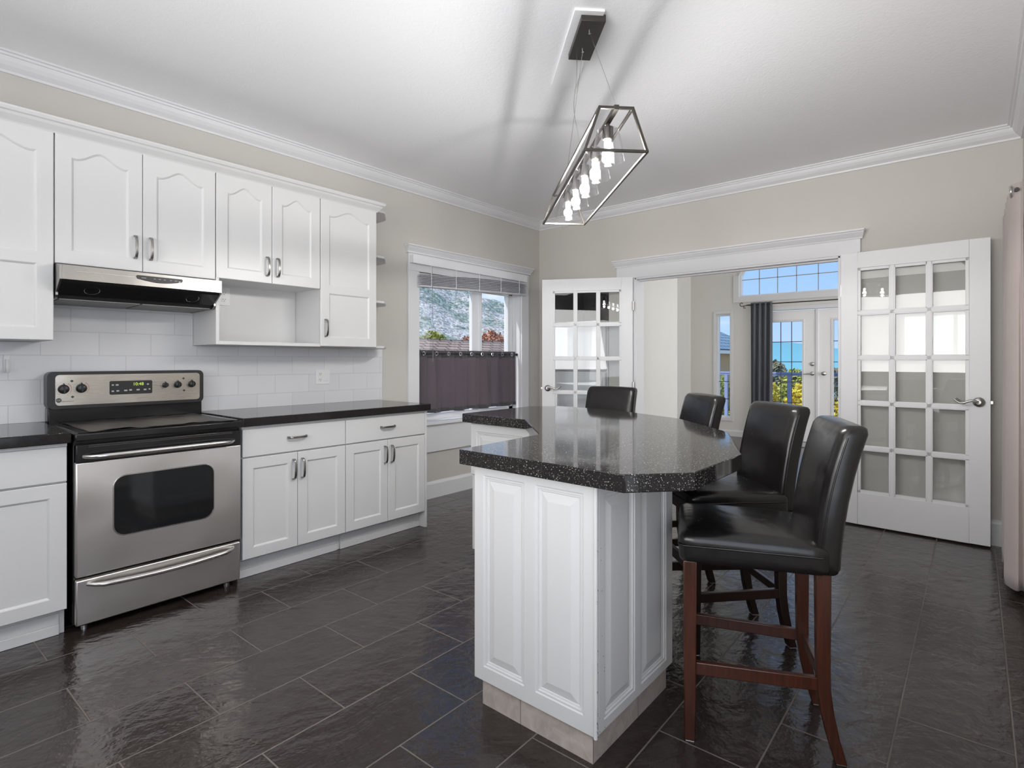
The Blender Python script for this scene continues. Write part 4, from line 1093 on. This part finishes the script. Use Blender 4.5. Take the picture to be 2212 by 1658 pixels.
for s_ in (-1, 1):
    rod(m, fp(-HL, s_ * HB, ZB), fp(HL, s_ * HB, ZB)); rod(m, fp(-HL, s_ * HT, ZT), fp(HL, s_ * HT, ZT))
m.build('frame', BRONZE, pd, bevel=0.001, weld=False)
rod(MB(), fp(-HL, 0, ZT), fp(HL, 0, ZT), 0.009).build('socket_rail', BRONZE, pd, bevel=0.001)
for k in range(5):
    t = -0.42 + 0.21 * k; c_ = fp(t, 0, 0)
    so = MB().lathe([(0.008, ZT - 0.004), (0.008, ZT - 0.018), (0.021, ZT - 0.022), (0.0215, ZT - 0.060), (0.019, ZT - 0.068), (0.014, ZT - 0.070)], (c_.x, c_.y, 0), n=20).build('socket', BRONZE, pd, smooth=True)
    MB().lathe([(0.020, ZT - 0.031), (0.041, ZT - 0.032), (0.0435, ZT - 0.038), (0.066, ZT - 0.150), (0.0645, ZT - 0.150), (0.042, ZT - 0.040), (0.039, ZT - 0.0345), (0.020, ZT - 0.0335)], (c_.x, c_.y, 0), n=40, cap=False).build('glass_shade', SHADE, so, smooth=True)
    bp = [(0.0, ZT - 0.148)]
    for q in range(1, 12):
        a = -pi / 2 + q * pi / 13; bp.append((0.023 * cos(a), ZT - 0.125 + 0.023 * sin(a)))
    bp += [(0.014, ZT - 0.088), (0.013, ZT - 0.070)]
    MB().lathe(bp, (c_.x, c_.y, 0), n=20, cap=False).build('bulb', BULB, so, smooth=True)
    lp = light('bulb_light', 'POINT', (c_.x, c_.y, ZT - 0.155), (0, 0, 0), 11.0, (1.0, 0.98, 0.955), shadow_soft_size=0.012)
cn = fp(0, 0, RH)
canopy = MB().obox((2.318, -2.669, RH - 0.020), D, Wv, Zv, 0.158, 0.055, 0.016).build('canopy', BRONZE, pd, bevel=0.002)
m = MB()
m.tube([Vector((2.318, -2.669, RH - 0.036)) - D * 0.075, fp(-HL, 0, ZT + 0.006)], 0.0011, 6)
m.tube([Vector((2.318, -2.669, RH - 0.036)) + D * 0.075, fp(HL, 0, ZT + 0.006)], 0.0011, 6)
m.build('suspension_wire', SATIN, pd)
pts = []
a = Vector((2.318, -2.669, RH - 0.036)) + D * 0.12 - Wv * 0.02; b_ = fp(0.10, 0, ZT + 0.008)
for k in range(17):
    t = k / 16; p = a.lerp(b_, t); p += Wv * (-0.016 * sin(pi * t) + 0.006 * sin(3 * pi * t)) + D * 0.03 * sin(2 * pi * t) * t; pts.append(p)
MB().tube(pts, 0.0016, 6).build('power_cord', SATIN, pd, smooth=True)
MB().lathe([(0.006, RH - 0.042), (0.006, RH - 0.035)], (2.318 + 0.053, -2.669 - 0.053, 0), n=12).lathe([(0.006, RH - 0.042), (0.006, RH - 0.035)], (2.318 - 0.053, -2.669 + 0.053, 0), n=12).build('wire_grip', CHROME, canopy)
pl = MB().obox((2.20, -2.585, RH - 0.004), D, Wv, Zv, 0.33, 0.067, 0.006)
tag(pl.build('mounting_board', CEIL, bevel=0.001), 'long white board on the ceiling around the pendant canopy', 'ceiling plate')

# ------------------------------------------------------------------ blind and cafe curtain in the kitchen window
def m_slat():
    mt, n, out = newmat('white_translucent_slat'); N = NT(n); p = N.node('ShaderNodeBsdfPrincipled')
    p.inputs['Base Color'].default_value = (0.80, 0.80, 0.83, 1); p.inputs['Roughness'].default_value = 0.4
    t = N.node('ShaderNodeBsdfTranslucent'); t.inputs[0].default_value = (0.9, 0.9, 0.93, 1)
    mx = N.node('ShaderNodeMixShader'); mx.inputs[0].default_value = 0.35
    N.link(p.outputs[0], mx.inputs[1]); N.link(t.outputs[0], mx.inputs[2]); N.link(mx.outputs[0], out.inputs[0]); return mt
SLAT = m_slat()
bl = thing('window_blind', 'white slatted blind gathered up at the head of the kitchen window', 'blind', (0.04, -1.05, 2.0))
MB().box(0.025, 0.078, -1.858, -0.322, 2.066, 2.128).box(0.072, 0.082, -1.862, -0.318, 2.060, 2.132).build('valance', VINYL, bl, bevel=0.003)
def slat_z(y, k): return 1.866 + 0.056 * (y + 1.76) / 1.48 + 0.0150 * k - 0.006 * sin((y + 1.8) * 5) * k / 8 - (0.004 * k * max(0, (-1.3 - y)) )
for k in range(9):
    m = MB(); n_ = 24; vs = []
    for j in range(n_ + 1):
        y = -1.775 + 1.46 * j / n_; z = slat_z(y, k)
        vs += [(0.026, y, z), (0.076, y, z + 0.002), (0.076, y, z + (0.014 if k == 0 else 0.005)), (0.026, y, z + (0.012 if k == 0 else 0.003))]
    fs = [(j * 4 + i, j * 4 + (i + 1) % 4, (j + 1) * 4 + (i + 1) % 4, (j + 1) * 4 + i) for j in range(n_) for i in range(4)] + [(3, 2, 1, 0), tuple(n_ * 4 + i for i in range(4))]
    m.add(vs, fs).build('bottom_rail' if k == 0 else 'slat', SLAT, bl)
for y in (-1.66, -1.36, -1.05, -0.74, -0.45):
    MB().tube([(0.079, y, 2.064), (0.081, y + 0.004, 2.02), (0.080, y, slat_z(y, 7)), (0.080, y + 0.003, slat_z(y, 4)), (0.079, y, slat_z(y, 0))], 0.0028, 6).build('ladder_cord', VINYL, bl, smooth=True)
MB().tube([(0.084, -1.655, 2.05), (0.086, -1.650, 1.80), (0.085, -1.646, 1.42), (0.084, -1.645, 1.22)], 0.0022, 6).build('tilt_wand', std('grey_cord', (0.25, 0.25, 0.26), 0.6), bl)

def drape(name, mat, x0, a0, a1, z0, z1, folds, amp, axis='y', parent=None, thick=0.0016, nz=14, flare=0.0, seed=1, phase=0.0, tight=0.25, tr=(0.0, 1.0)):
    """hanging cloth with vertical folds along y (or x)"""
    r_ = random.Random(seed); n_ = folds * 12; m = MB(); vs = []
    ph = [r_.uniform(-0.5, 0.5) for _ in range(4)]
    for i in range(nz + 1):
        z = z1 + (z0 - z1) * i / nz; t = tr[0] + (tr[1] - tr[0]) * i / nz
        for j in range(n_ + 1):
            s_ = j / n_; a = a0 + (a1 - a0) * s_
            w_ = sin(2 * pi * folds * s_ + phase + 0.35 * sin(3 * s_ + ph[0]) * t) + tight * sin(4 * pi * folds * s_ + ph[1] + t)
            off = amp * (1 + flare * t) * w_ + amp * 0.35 * t * sin(2 * pi * (folds * 0.43) * s_ + ph[2])
            al = a + 0.18 * (a1 - a0) / folds * sin(4 * pi * folds * s_ + ph[3]) * (0.4 + 0.6 * t)
            hz_ = z + (0.006 * sin(9 * s_ * pi + ph[0]) if i == nz else 0)
            vs.append((x0 + off, al, hz_) if axis == 'y' else (al, x0 + off, hz_))
    m.add(vs, [(i * (n_ + 1) + j, i * (n_ + 1) + j + 1, (i + 1) * (n_ + 1) + j + 1, (i + 1) * (n_ + 1) + j) for i in range(nz) for j in range(n_)])
    o = m.build(name, mat, parent, smooth=True); sdm = o.modifiers.new('thick', 'SOLIDIFY'); sdm.thickness = thick; return o
cf = thing('cafe_curtain', 'short sheer mauve-grey cafe curtain across the lower kitchen window', 'curtain', (-0.04, -1.05, 1.29))
drape('cloth', CAFE, -0.035, -1.735, -0.375, 0.765, 1.262, 8, 0.013, parent=cf, flare=0.45, seed=4, tr=(0.0, 1.0), tight=0.35)
drape('bottom_hem', CAFEBAND, -0.032, -1.737, -0.373, 0.760, 0.795, 8, 0.013, parent=cf, flare=0.45, seed=4, nz=2, tr=(0.94, 1.0), tight=0.35, thick=0.004)
drape('top_band', CAFEBAND, -0.035, -1.737, -0.373, 1.255, 1.325, 8, 0.013, parent=cf, seed=4, nz=3, thick=0.004, tr=(-0.1, 0.0), tight=0.35)
for k in range(9):
    y = -1.735 + 1.36 * (k + 0.5) / 9 * 1.0
    MB().lathe([(0.012, -0.003), (0.0185, -0.0015), (0.0185, 0.0015), (0.012, 0.003), (0.012, -0.003)], (-0.022, y, 1.294), 'x', 20, cap=False).build('grommet', CHROME, cf, smooth=True)
cr_ = thing('cafe_curtain_rod', 'black tension rod holding the cafe curtain in the kitchen window', 'curtain rod', (-0.035, -1.05, 1.294))
MB().tube([(-0.035, WY0 + 0.014, 1.294), (-0.035, WY1 - 0.014, 1.294)], 0.0065, 12).build('pole', IRON, cr_)
for y, d in ((WY0 + 0.020, 1), (WY1 - 0.020, -1)): MB().lathe([(0.013, -0.008), (0.013, 0.008)], (-0.035, y, 1.294), 'y', 14).build('end_cap', IRON, cr_)

# ------------------------------------------------------------------ dusty rose curtain on the right wall
pk = thing('grommet_curtain', 'long dusty rose grommet curtain hanging at the right-hand wall', 'curtain', (3.86, -0.6, 2.1))
drape('cloth', PINKCURT, 3.880, -0.085, -1.06, 0.035, 2.155, 5, 0.024, parent=pk, flare=0.35, seed=9, nz=30, thick=0.002, phase=2.2)
for k in range(5):
    y = -0.085 - 0.975 * (k + 0.55) / 5
    MB().lathe([(0.020, -0.004), (0.030, -0.002), (0.030, 0.002), (0.020, 0.004), (0.020, -0.004)], (3.858, y, 2.115), 'x', 24, cap=False).build('grommet', SATIN, pk, smooth=True)
rdp = thing('curtain_rod', 'dark rod behind the rose curtain high on the right wall', 'curtain rod', (3.868, -1.5, 2.115))
MB().tube([(3.880, -0.03, 2.115), (3.880, -1.02, 2.115)], 0.010, 12).build('pole', IRON, rdp)
MB().tube([(3.880, -0.045, 2.115), (3.952, -0.045, 2.115)], 0.007, 8).lathe([(0.022, 0), (0.022, 0.006)], (3.944, -0.045, 2.115), 'x', 14).build('bracket', IRON, rdp)

# patio door frame and rear window frames (seen in reflections)
def plain_window(name, axis, pos, a0, a1, z0, z1, cols, rows, t=0.04):
    m = MB()
    def bb(p0, p1, za, zb):
        if axis == 'x': m.box(p0, p1, pos - 0.02, pos + 0.02, za, zb)
        else: m.box(pos - 0.02, pos + 0.02, p0, p1, za, zb)
    for k in range(cols + 1):
        c_ = a0 + (a1 - a0) * k / cols; bb(c_ - t / 2, c_ + t / 2, z0, z1)
    for k in range(rows + 1):
        c_ = z0 + (z1 - z0) * k / rows; bb(a0 - t / 2, a1 + t / 2, c_ - t / 2, c_ + t / 2)
    return struct(m.build(name, VINYL, weld=False))
plain_window('window_2', 'y', RW + 0.05, -6.17, -3.83, 0.48, 2.03, 2, 1, 0.07)
plain_window('window_3', 'x', YR - 0.05, 2.08, 3.59, 1.31, 2.05, 2, 1, 0.06)

# ------------------------------------------------------------------ room beyond: patio doors, transom, sidelight
def frame_rect(m, x0, x1, z0, z1, t, ya, yb):
    m.box(x0, x0 + t, ya, yb, z0, z1).box(x1 - t, x1, ya, yb, z0, z1).box(x0 + t, x1 - t, ya, yb, z0, z0 + t).box(x0 + t, x1 - t, ya, yb, z1 - t, z1)
    return m
DKM = std('dark_glazing_bar', (0.10, 0.095, 0.12), 0.5); PLM = std('pale_glazing_bar', (0.42, 0.40, 0.42), 0.5)
for nm, xa, lab in (('window_5', 0.39, 'tall narrow white-framed window left of the far patio doors'), ('window_6', 3.05, None)):
    w5 = struct_root(nm, (xa + 0.16, LY, 0.25), lab)
    m = frame_rect(MB(), xa, xa + 0.325, 0.245, 2.045, 0.05, LY - 0.018, LY); m.build('window_casing', TRIM, w5, bevel=0.003)
    m = frame_rect(MB(), xa + 0.045, xa + 0.285, 0.295, 1.995, 0.028, LY + 0.02, LY + 0.10)
    m.build('window_frame', VINYL, w5)
    m = MB()
    for z in (0.60, 0.885, 1.17): m.box(xa + 0.07, xa + 0.26, LY + 0.055, LY + 0.061, z - 0.006, z + 0.006)
    m = MB()
    for z in (0.60, 0.885): m.box(xa + 0.07, xa + 0.26, LY + 0.055, LY + 0.061, z - 0.006, z + 0.006)
    m.build('glazing_bars', DKM, w5)
    B(xa + 0.07, xa + 0.26, LY + 0.064, LY + 0.068, 0.32, 1.97).build('glass', PANE, w5)
# transom with an eyebrow arch
tx0, tx1, tz0 = 0.800, 3.04, 2.25; tc_ = (tx0 + tx1) / 2
def archz(x, base=2.60, rise=0.30):
    s_ = abs(x - tc_) / ((tx1 - tx0) / 2); return base + rise * math.sqrt(max(0, 1 - min(1, s_) ** 2.6)) 
ts = struct_root('window_7', (tc_, LY, tz0), 'arched transom window showing blue sky over the far patio doors')
def arch_ring(m, x0, x1, z0, off_in, ya, yb, n_=40):
    outer = [(x0, z0), (x1, z0)] + [(x1 + (x0 - x1) * k / n_, archz(x1 + (x0 - x1) * k / n_)) for k in range(n_ + 1)]
    inner = inset(outer, off_in); N_ = len(outer)
    vs = [(u, ya, v) for u, v in outer] + [(u, ya, v) for u, v in inner] + [(u, yb, v) for u, v in outer] + [(u, yb, v) for u, v in inner]
    fs = []
    for i in range(N_):
        j = (i + 1) % N_
        fs += [(i, j, j + N_, i + N_), (i + 2 * N_, j + 2 * N_, j + 3 * N_, i + 3 * N_), (i, j, j + 2 * N_, i + 2 * N_), (i + N_, j + N_, j + 3 * N_, i + 3 * N_)]
    return m.add(vs, fs), inner
# wall pieces above the arch
m = MB(); n_ = 30
for k in range(n_):
    xa, xb = tx0 + (tx1 - tx0) * k / n_, tx0 + (tx1 - tx0) * (k + 1) / n_
    m.prism([(xa, archz(xa)), (xb, archz(xb)), (xb, 2.982), (xa, 2.982)], LY, LY + 0.14, 'xz')
struct(m.build('wall_transom_head', WALL2, weld=False))
m, _ = arch_ring(MB(), tx0 + 0.0, tx1 - 0.0, tz0, 0.030, LY + 0.03, LY + 0.10); m.build('window_frame', VINYL, ts)
def band(m, x0, x1, z0, t, ya, yb):
    m.box(x0 - t, x0, ya, yb, z0, archz(x0)).box(x1, x1 + t, ya, yb, z0, archz(x1)).box(x0 - t, x1 + t, ya, yb, z0 - t, z0)
    for k in range(n_):
        xa, xb = x0 + (x1 - x0) * k / n_, x0 + (x1 - x0) * (k + 1) / n_
        m.prism([(xa, archz(xa)), (xb, archz(xb)), (xb, archz(xb) + t), (xa, archz(xa) + t)], ya, yb, 'xz')
    return m
band(MB(), tx0, tx1, tz0, 0.085, LY - 0.018, LY).build('window_casing', TRIM, ts)
m = MB()
for x in (1.095, 1.364, 1.633, 1.929, 2.22, 2.50, 2.77): m.box(x - 0.006, x + 0.006, LY + 0.055, LY + 0.062, tz0 + 0.02, archz(x) - 0.02)
m.box(tx0 + 0.02, tx1 - 0.02, LY + 0.055, LY + 0.062, 2.524, 2.536); m.build('glazing_bars', PLM, ts)
B(tx0 + 0.02, tx1 - 0.02, LY + 0.066, LY + 0.070, tz0 + 0.02, 2.88).build('glass', PANE, ts)
# double patio doors
pdx = struct_root('door_3', (1.92, LY, 0), 'white glazed double patio doors in the far room')
m = MB().box(1.02, 1.10, LY - 0.018, LY, 0, 2.065).box(2.74, 2.82, LY - 0.018, LY, 0, 2.065).box(1.02, 2.82, LY - 0.020, LY, 2.005, 2.065)
m.build('door_casing', TRIM, pdx, bevel=0.003)
for x0, x1, g0, g1 in ((1.115, 1.905, 1.262, 1.722), (1.935, 2.725, 2.125, 2.585)):
    m = wall_with_holes('x', x0, x1, 0.012, 1.995, LY + 0.025, LY + 0.065, [(g0, g1, 0.25, 1.830)])
    lf = m.build('door_leaf', DOORW, pdx)
    frame_rect(MB(), g0 - 0.025, g1 + 0.025, 0.225, 1.855, 0.030, LY + 0.018, LY + 0.072).build('glazing_frame', TRIM, lf, bevel=0.003)
    m = MB()
    for k in (1, 2): m.box(g0 + (g1 - g0) * k / 3 - 0.0055, g0 + (g1 - g0) * k / 3 + 0.0055, LY + 0.038, LY + 0.044, 0.25, 1.83)
    for z in (0.59, 0.902, 1.21, 1.518): m.box(g0, g1, LY + 0.038, LY + 0.044, z - 0.0055, z + 0.0055)
    m.build('glazing_bars', DKM, lf, weld=False)
    B(g0, g1, LY + 0.046, LY + 0.050, 0.25, 1.83).build('glass', PANE, lf)
MB().box(1.903, 1.937, LY + 0.010, LY + 0.030, 0.012, 1.995).build('astragal', TRIM, pdx, bevel=0.003)
for x, z, r in ((1.855, 1.178, 0.030), (1.855, 1.036, 0.030), (2.011, 1.039, 0.030)):
    k = MB().lathe([(r, 0.0), (r, 0.010), (r * 0.8, 0.016), (r * 0.4, 0.018), (0, 0.018)], (x, LY + 0.025, z), n=20, mat=Matrix.Rotation(pi / 2, 3, 'X'))
    if z < 1.1 and x < 1.9: k.tube([(x, LY - 0.012, z), (x - 0.05, LY - 0.020, z - 0.004), (x - 0.115, LY - 0.018, z - 0.010)], [0.010, 0.008, 0.006], 8).tube([(x, LY + 0.02, z), (x, LY - 0.014, z)], 0.009, 10)
    elif z < 1.1: k.lathe([(0.010, 0.0), (0.010, 0.03), (0.026, 0.036), (0.028, 0.05), (0.016, 0.062), (0.0, 0.064)], (x, LY + 0.015, z), n=20, mat=Matrix.Rotation(pi / 2, 3, 'X'))
    k.build('deadbolt' if z > 1.1 else 'door_handle', SATIN, pdx, smooth=True)
# grey curtain and its scrolled rod
gc = thing('floor_length_curtain', 'slate grey floor-length curtain beside the far patio doors', 'curtain', (1.17, LY - 0.1, 2.1))
drape('cloth', GREYCURT, LY - 0.085, 1.005, 1.325, 0.02, 2.142, 4, 0.026, axis='x', parent=gc, flare=0.3, seed=5, nz=24, thick=0.003)
rd = thing('curtain_rod', 'black rod with a scroll end above the far patio doors', 'curtain rod', (1.9, LY - 0.085, 2.108))
MB().tube([(0.96, LY - 0.085, 2.110), (2.9, LY - 0.085, 2.110)], 0.0085, 10).build('pole', IRON, rd)
pts = [(0.97, LY - 0.085, 2.110), (0.93, LY - 0.085, 2.104), (0.90, LY - 0.085, 2.098)]
pts2 = []
for k in range(20):
    a = radians(-70 - 14 * k); rad_ = 0.036 - 0.0011 * k; pts2.append((0.868 + rad_ * cos(a), LY - 0.085, 2.128 + rad_ * sin(a)))
sc = MB().tube(pts + pts2[:1] + pts2, 0.0055, 8)
pts3 = [(0.905, LY - 0.085, 2.098), (0.898, LY - 0.085, 2.072), (0.905, LY - 0.085, 2.060), (0.920, LY - 0.085, 2.062), (0.924, LY - 0.085, 2.074)]
sc.tube(pts3, 0.005, 8)
for k in range(4): sc.lathe([(0.006, -0.006), (0.012, 0), (0.006, 0.006)], (0.948 + 0.012 * k, LY - 0.085, 2.108), 'x', 10)
sc.build('scroll_finial', IRON, rd, smooth=True)
MB().tube([(0.985, LY, 2.10), (0.985, LY - 0.085, 2.105)], 0.006, 8).build('bracket', IRON, rd)
mt_ = MB().prism(rrect(1.55, 2.25, 3.72, 4.14, 0.03), 0.0, 0.010); tag(mt_.build('door_mat', MATFAB), 'small speckled grey doormat before the far patio doors', 'doormat')

# ------------------------------------------------------------------ outdoors
def grid(fn, nu, nv, mat, name):
    m = MB(); m.add([fn(i / nu, j / nv) for i in range(nu + 1) for j in range(nv + 1)], [(i * (nv + 1) + j, (i + 1) * (nv + 1) + j, (i + 1) * (nv + 1) + j + 1, i * (nv + 1) + j + 1) for i in range(nu) for j in range(nv)])
    return m.build(name, mat, smooth=True, weld=False)
from mathutils import noise as MN
struct(B(-90, 70, 12.0, 160, -9.2, -9).build('ground_valley', GROUND), 'valley floor outdoors')
struct(B(-60, -0.6, -40, 60, -3.2, -3).build('ground', GROUND), 'ground outside the kitchen window')
# deck with railing outside the patio doors
struct(B(-1.5, 7.0, LY + 0.14, 6.5, -0.22, -0.05).build('floor_deck', std('grey_deck_boards', (0.35, 0.34, 0.36), 0.7)), 'deck outside the far patio doors')
ral = thing('deck_railing', 'pale blue metal deck railing outside the far patio doors', 'railing', (2.0, 6.3, -0.05))
MB().box(-1.5, 7.0, 6.27, 6.33, 0.975, 1.01).box(-1.5, 7.0, 6.28, 6.32, 0.945, 0.975).build('top_rail', RAILBL, ral, bevel=0.005)
MB().box(-1.5, 7.0, 6.285, 6.315, 0.04, 0.07).build('bottom_rail', RAILBL, ral)
for x in (-1.25, -0.10, 1.06, 2.22, 3.38, 4.54, 5.70, 6.86): MB().box(x - 0.032, x + 0.032, 6.27, 6.33, -0.05, 0.945).build('post', RAILBL, ral, bevel=0.003)
RG = m_glass('railing_glass', (0.95, 0.98, 0.98), 1.3)
for x in (-1.25, -0.10, 1.06, 2.22, 3.38, 4.54, 5.70): B(x + 0.06, x + 1.10, 6.298, 6.303, 0.09, 0.93).build('glass_panel', RG, ral)
# foliage built of many small leaf cards around a trunk
def foliage_mesh(rx, ry, rz, n_, size, seed, base=0.0):
    r_ = random.Random(seed); m = MB(); vs = []; fs = []
    for _ in range(n_):
        th, ph = r_.uniform(0, 2 * pi), math.acos(r_.uniform(-1, 1)); rad = r_.uniform(0.55, 1.0) ** 0.5
        bumpy = 1 + 0.22 * MN.noise(Vector((cos(th) * 2, sin(th) * 2, cos(ph) * 2 + seed)))
        p = Vector((rx * sin(ph) * cos(th), ry * sin(ph) * sin(th), rz * cos(ph))) * rad * bumpy
        a = Vector((r_.gauss(0, 1), r_.gauss(0, 1), r_.gauss(0, 1))).normalized(); b = a.orthogonal().normalized(); s_ = size * r_.uniform(0.6, 1.4)
        o = len(vs); vs += [p - a * s_, p + b * s_ * 0.5, p + a * s_, p - b * s_ * 0.5]; fs.append((o, o + 1, o + 2, o + 3))
    m.v = [tuple(v + Vector((0, 0, base))) for v in vs]; m.f = fs; return m
def tree(name, label, cat, group, x, y, gz, top, r, mat, seed, n_=1400, size=0.10):
    t = thing(name, label, cat, (x, y, gz), group); hgt = top - gz; rz = max(0.5, min(hgt * 0.42, r * 1.25))
    f = foliage_mesh(r, r, rz, n_, size, seed, hgt - rz * 1.02).build('crown', mat, t, local=True, weld=False)
    MB().tube([(0, 0, 0), (0.03, 0.02, (hgt - rz) * 0.6), (0, 0, hgt - rz * 0.8)], [r * 0.09, r * 0.07, r * 0.04], 8).build('trunk', BARK, t, local=True)
    return t
sp = [(-1.15, 12.0, 0.78, 0.60, 'golden'), (0.15, 12.3, 0.66, 0.60, 'golden'), (1.45, 12.0, 0.60, 0.60, 'golden'), (-2.45, 12.2, 0.80, 0.60, 'yg'), (-3.8, 12.5, 0.6, 0.62, 'yg'), (2.8, 12.2, 0.70, 0.62, 'yg'), (-0.5, 14.0, 0.98, 0.62, 'yg')]
gl = ['golden bush outside the patio doors, seen through the left leaf beside the curtain', 'golden bush outside the patio doors, seen through the left leaf next to the handle', 'golden bush outside seen in the right patio leaf']
k1 = 0
for i, (x, y, tz, r, kd) in enumerate(sp):
    if kd == 'golden': lab = gl[k1]; k1 += 1
    else: lab = {3: 'yellow-green bush outside the narrow far window', 4: 'yellow-green bush outside farther left than the narrow far window', 5: 'yellow-green bush beyond the right end of the far patio doors', 6: 'yellow-green bush behind the golden ones outside the patio doors'}[i]
    tree('bush', lab, 'bush', 'yellow bushes below the deck', x, y, -2.6, tz, r, LEAF_Y if kd == 'golden' else LEAF_YG, 20 + i, 1600, 0.075)
struct(B(-30, 40, 9.0, 40, -2.8, -2.6).build('ground_terrace', GROUND), 'sloping ground below the deck')
for i, (x, y, tz, r) in enumerate([(-12.6, 40, 1.0, 1.75), (-8.6, 40, 1.40, 1.75), (-4.6, 40, 1.05, 1.75), (-0.6, 40, 1.1, 1.75), (3.4, 40, 1.1, 1.75), (-17, 46, 0.9, 1.8)]):
    tree('tree', ['dull green tree far off behind the grey curtain edge', 'taller dull green tree far off in the left patio leaf', 'low dull brownish tree far off beside the patio handle', 'dull tree far off behind the patio handles', 'dull tree far off seen in the right patio leaf', 'dull green tree far off beyond the blue-roofed house'][i], 'tree', 'distant trees past the deck', x, y, -4.0, tz, r, LEAF_D, 40 + i, 1500, 0.22)
# far hill
def hillf(u, v):
    x = -110 + 170 * u; y = 170 + 60 * v
    ridge = 5.2 + 5.0 * (u ** 0.8) + 2.2 * sin(u * 9) + 0.8 * sin(u * 23)
    return (x, y, -9 + (ridge + 9) * sin(v * pi / 2) )
struct(grid(hillf, 60, 8, HILL, 'hill'), 'hazy blue-green hill far beyond the patio doors')
# neighbour house with blue-grey roof
def roof_mesh(quads, mat, name, parent):
    m = MB(); vs = []; fs = []; uvs = []
    for q in quads:
        o = len(vs); vs += q; fs.append((o, o + 1, o + 2, o + 3))
        a, b, c_, d = [Vector(p) for p in q]; U_ = (b - a); wu = U_.length; U_ = U_ / wu; Vv = (d - a); 
        for p in (a, b, c_, d):
            e = p - a; uu = e.dot(U_); vv2 = (e - U_ * uu).length; uvs.append((uu, vv2))
    m.v = vs; m.f = fs; me = bpy.data.meshes.new(name); me.from_pydata(vs, [], fs)
    ul = me.uv_layers.new(name='UVMap')
    for li, l in enumerate(me.loops): ul.data[li].uv = uvs[l.vertex_index]
    me.materials.append(mat); o = bpy.data.objects.new(name, me); COL.objects.link(o)
    if parent:
        o.parent = parent; o.location = -ORG[parent.name]
    sdm = o.modifiers.new('thick', 'SOLIDIFY'); sdm.thickness = 0.06
    return o
nh = thing('neighbour_house', 'tan house with blue-grey tiled roof outside the narrow far window', 'house', (-9.5, 28, -4))
B(-13.5, -7.3, 25.5, 33, -4, 1.70).build('wall', STUCCO, nh)
MB().box(-13.9, -7.0, 25.2, 25.4, 1.62, 1.86).box(-7.12, -6.95, 25.2, 33.3, 1.62, 1.86).build('fascia', STUCCOW, nh)
MB().box(-13.5, -7.28, 25.45, 25.5, -4, 0.62).build('white_lower_wall', STUCCOW, nh)
roof_mesh([[(-14, 25.1, 1.86), (-6.9, 25.1, 1.86), (-8.7, 28.2, 3.05), (-14, 28.2, 3.05)], [(-6.9, 25.1, 1.86), (-6.9, 33.4, 1.86), (-8.7, 30.5, 3.05), (-8.7, 28.2, 3.05)]], ROOFBL, 'roof', nh)
B(-8.35, -8.25, 25.42, 25.46, 0.9, 1.3).build('wall_lamp', IRON, nh)
# brown shake roof and slope outside the kitchen window
nr = thing('neighbour_roof', 'brown cedar-shake roof outside the kitchen window above the cafe curtain', 'roof', (-12, 9, -1))
roof_mesh([[(-7.5, -2, 0.15), (-7.5, 22, 0.15), (-12.0, 22, 2.02), (-12.0, -2, 1.98)]], ROOFBR, 'shake_roof', nr)
B(-16, -8.0, -1, 21, -3, 0.2).build('wall', STUCCO, nr)
roof_mesh([[(-16.5, -2, 0.15), (-16.5, 22, 0.15), (-12.0, 22, 2.02), (-12.0, -2, 1.98)]], ROOFBR, 'shake_roof', nr)
def mtn(u, v):
    # slope rising away to the north-west, its ridge falling towards the north
    be = 118 + 52 * u; a = radians(be); d = 78 + 46 * v
    ridge = 9.5 + 0.75 * max(0, be - 126) + 0.02 * max(0, be - 130) ** 2
    z = -2 + (ridge + 2.5) * (v ** 0.9)
    x = 3.7 + cos(a) * d; y = -4.9 + sin(a) * d
    z += (1.3 * MN.noise(Vector((x * 0.12, y * 0.12, z * 0.1))) + 0.5 * MN.noise(Vector((x * 0.5, y * 0.5, z * 0.5)))) * min(1, 2 * v)
    return (x, y, z)
struct(grid(mtn, 150, 90, MOUNT, 'mountain'), 'rocky scrub-covered mountainside outside the kitchen window')
for i, (x, y, tz, r, mt2) in enumerate([(-17.2, 11.6, 3.15, 0.95, LEAF_YG), (-17.2, 13.6, 2.75, 0.85, LEAF_YG), (-17.2, 9.4, 3.2, 1.0, LEAF_YG), (-17.2, 18.0, 2.95, 0.75, LEAF_O), (-17.2, 19.8, 2.85, 0.75, LEAF_O), (-17.2, 16.3, 2.6, 0.65, LEAF_O)]):
    tree('bush', ['yellow-green bush behind the brown roof, at the left edge of the kitchen window', 'lower yellow-green bush behind the brown roof, right beside the leftmost bush', 'yellow-green bush behind the brown roof, partly hidden by the window casing', 'rust-orange bush behind the brown roof in the right window pane', 'rust-orange bush farthest along behind the brown roof', 'small rust-orange bush behind the brown roof by the window mullion'][i], 'bush', 'bushes behind the brown roof', x, y, -1.0 + 0.0, tz, r, mt2, 60 + i, 1600, 0.09)
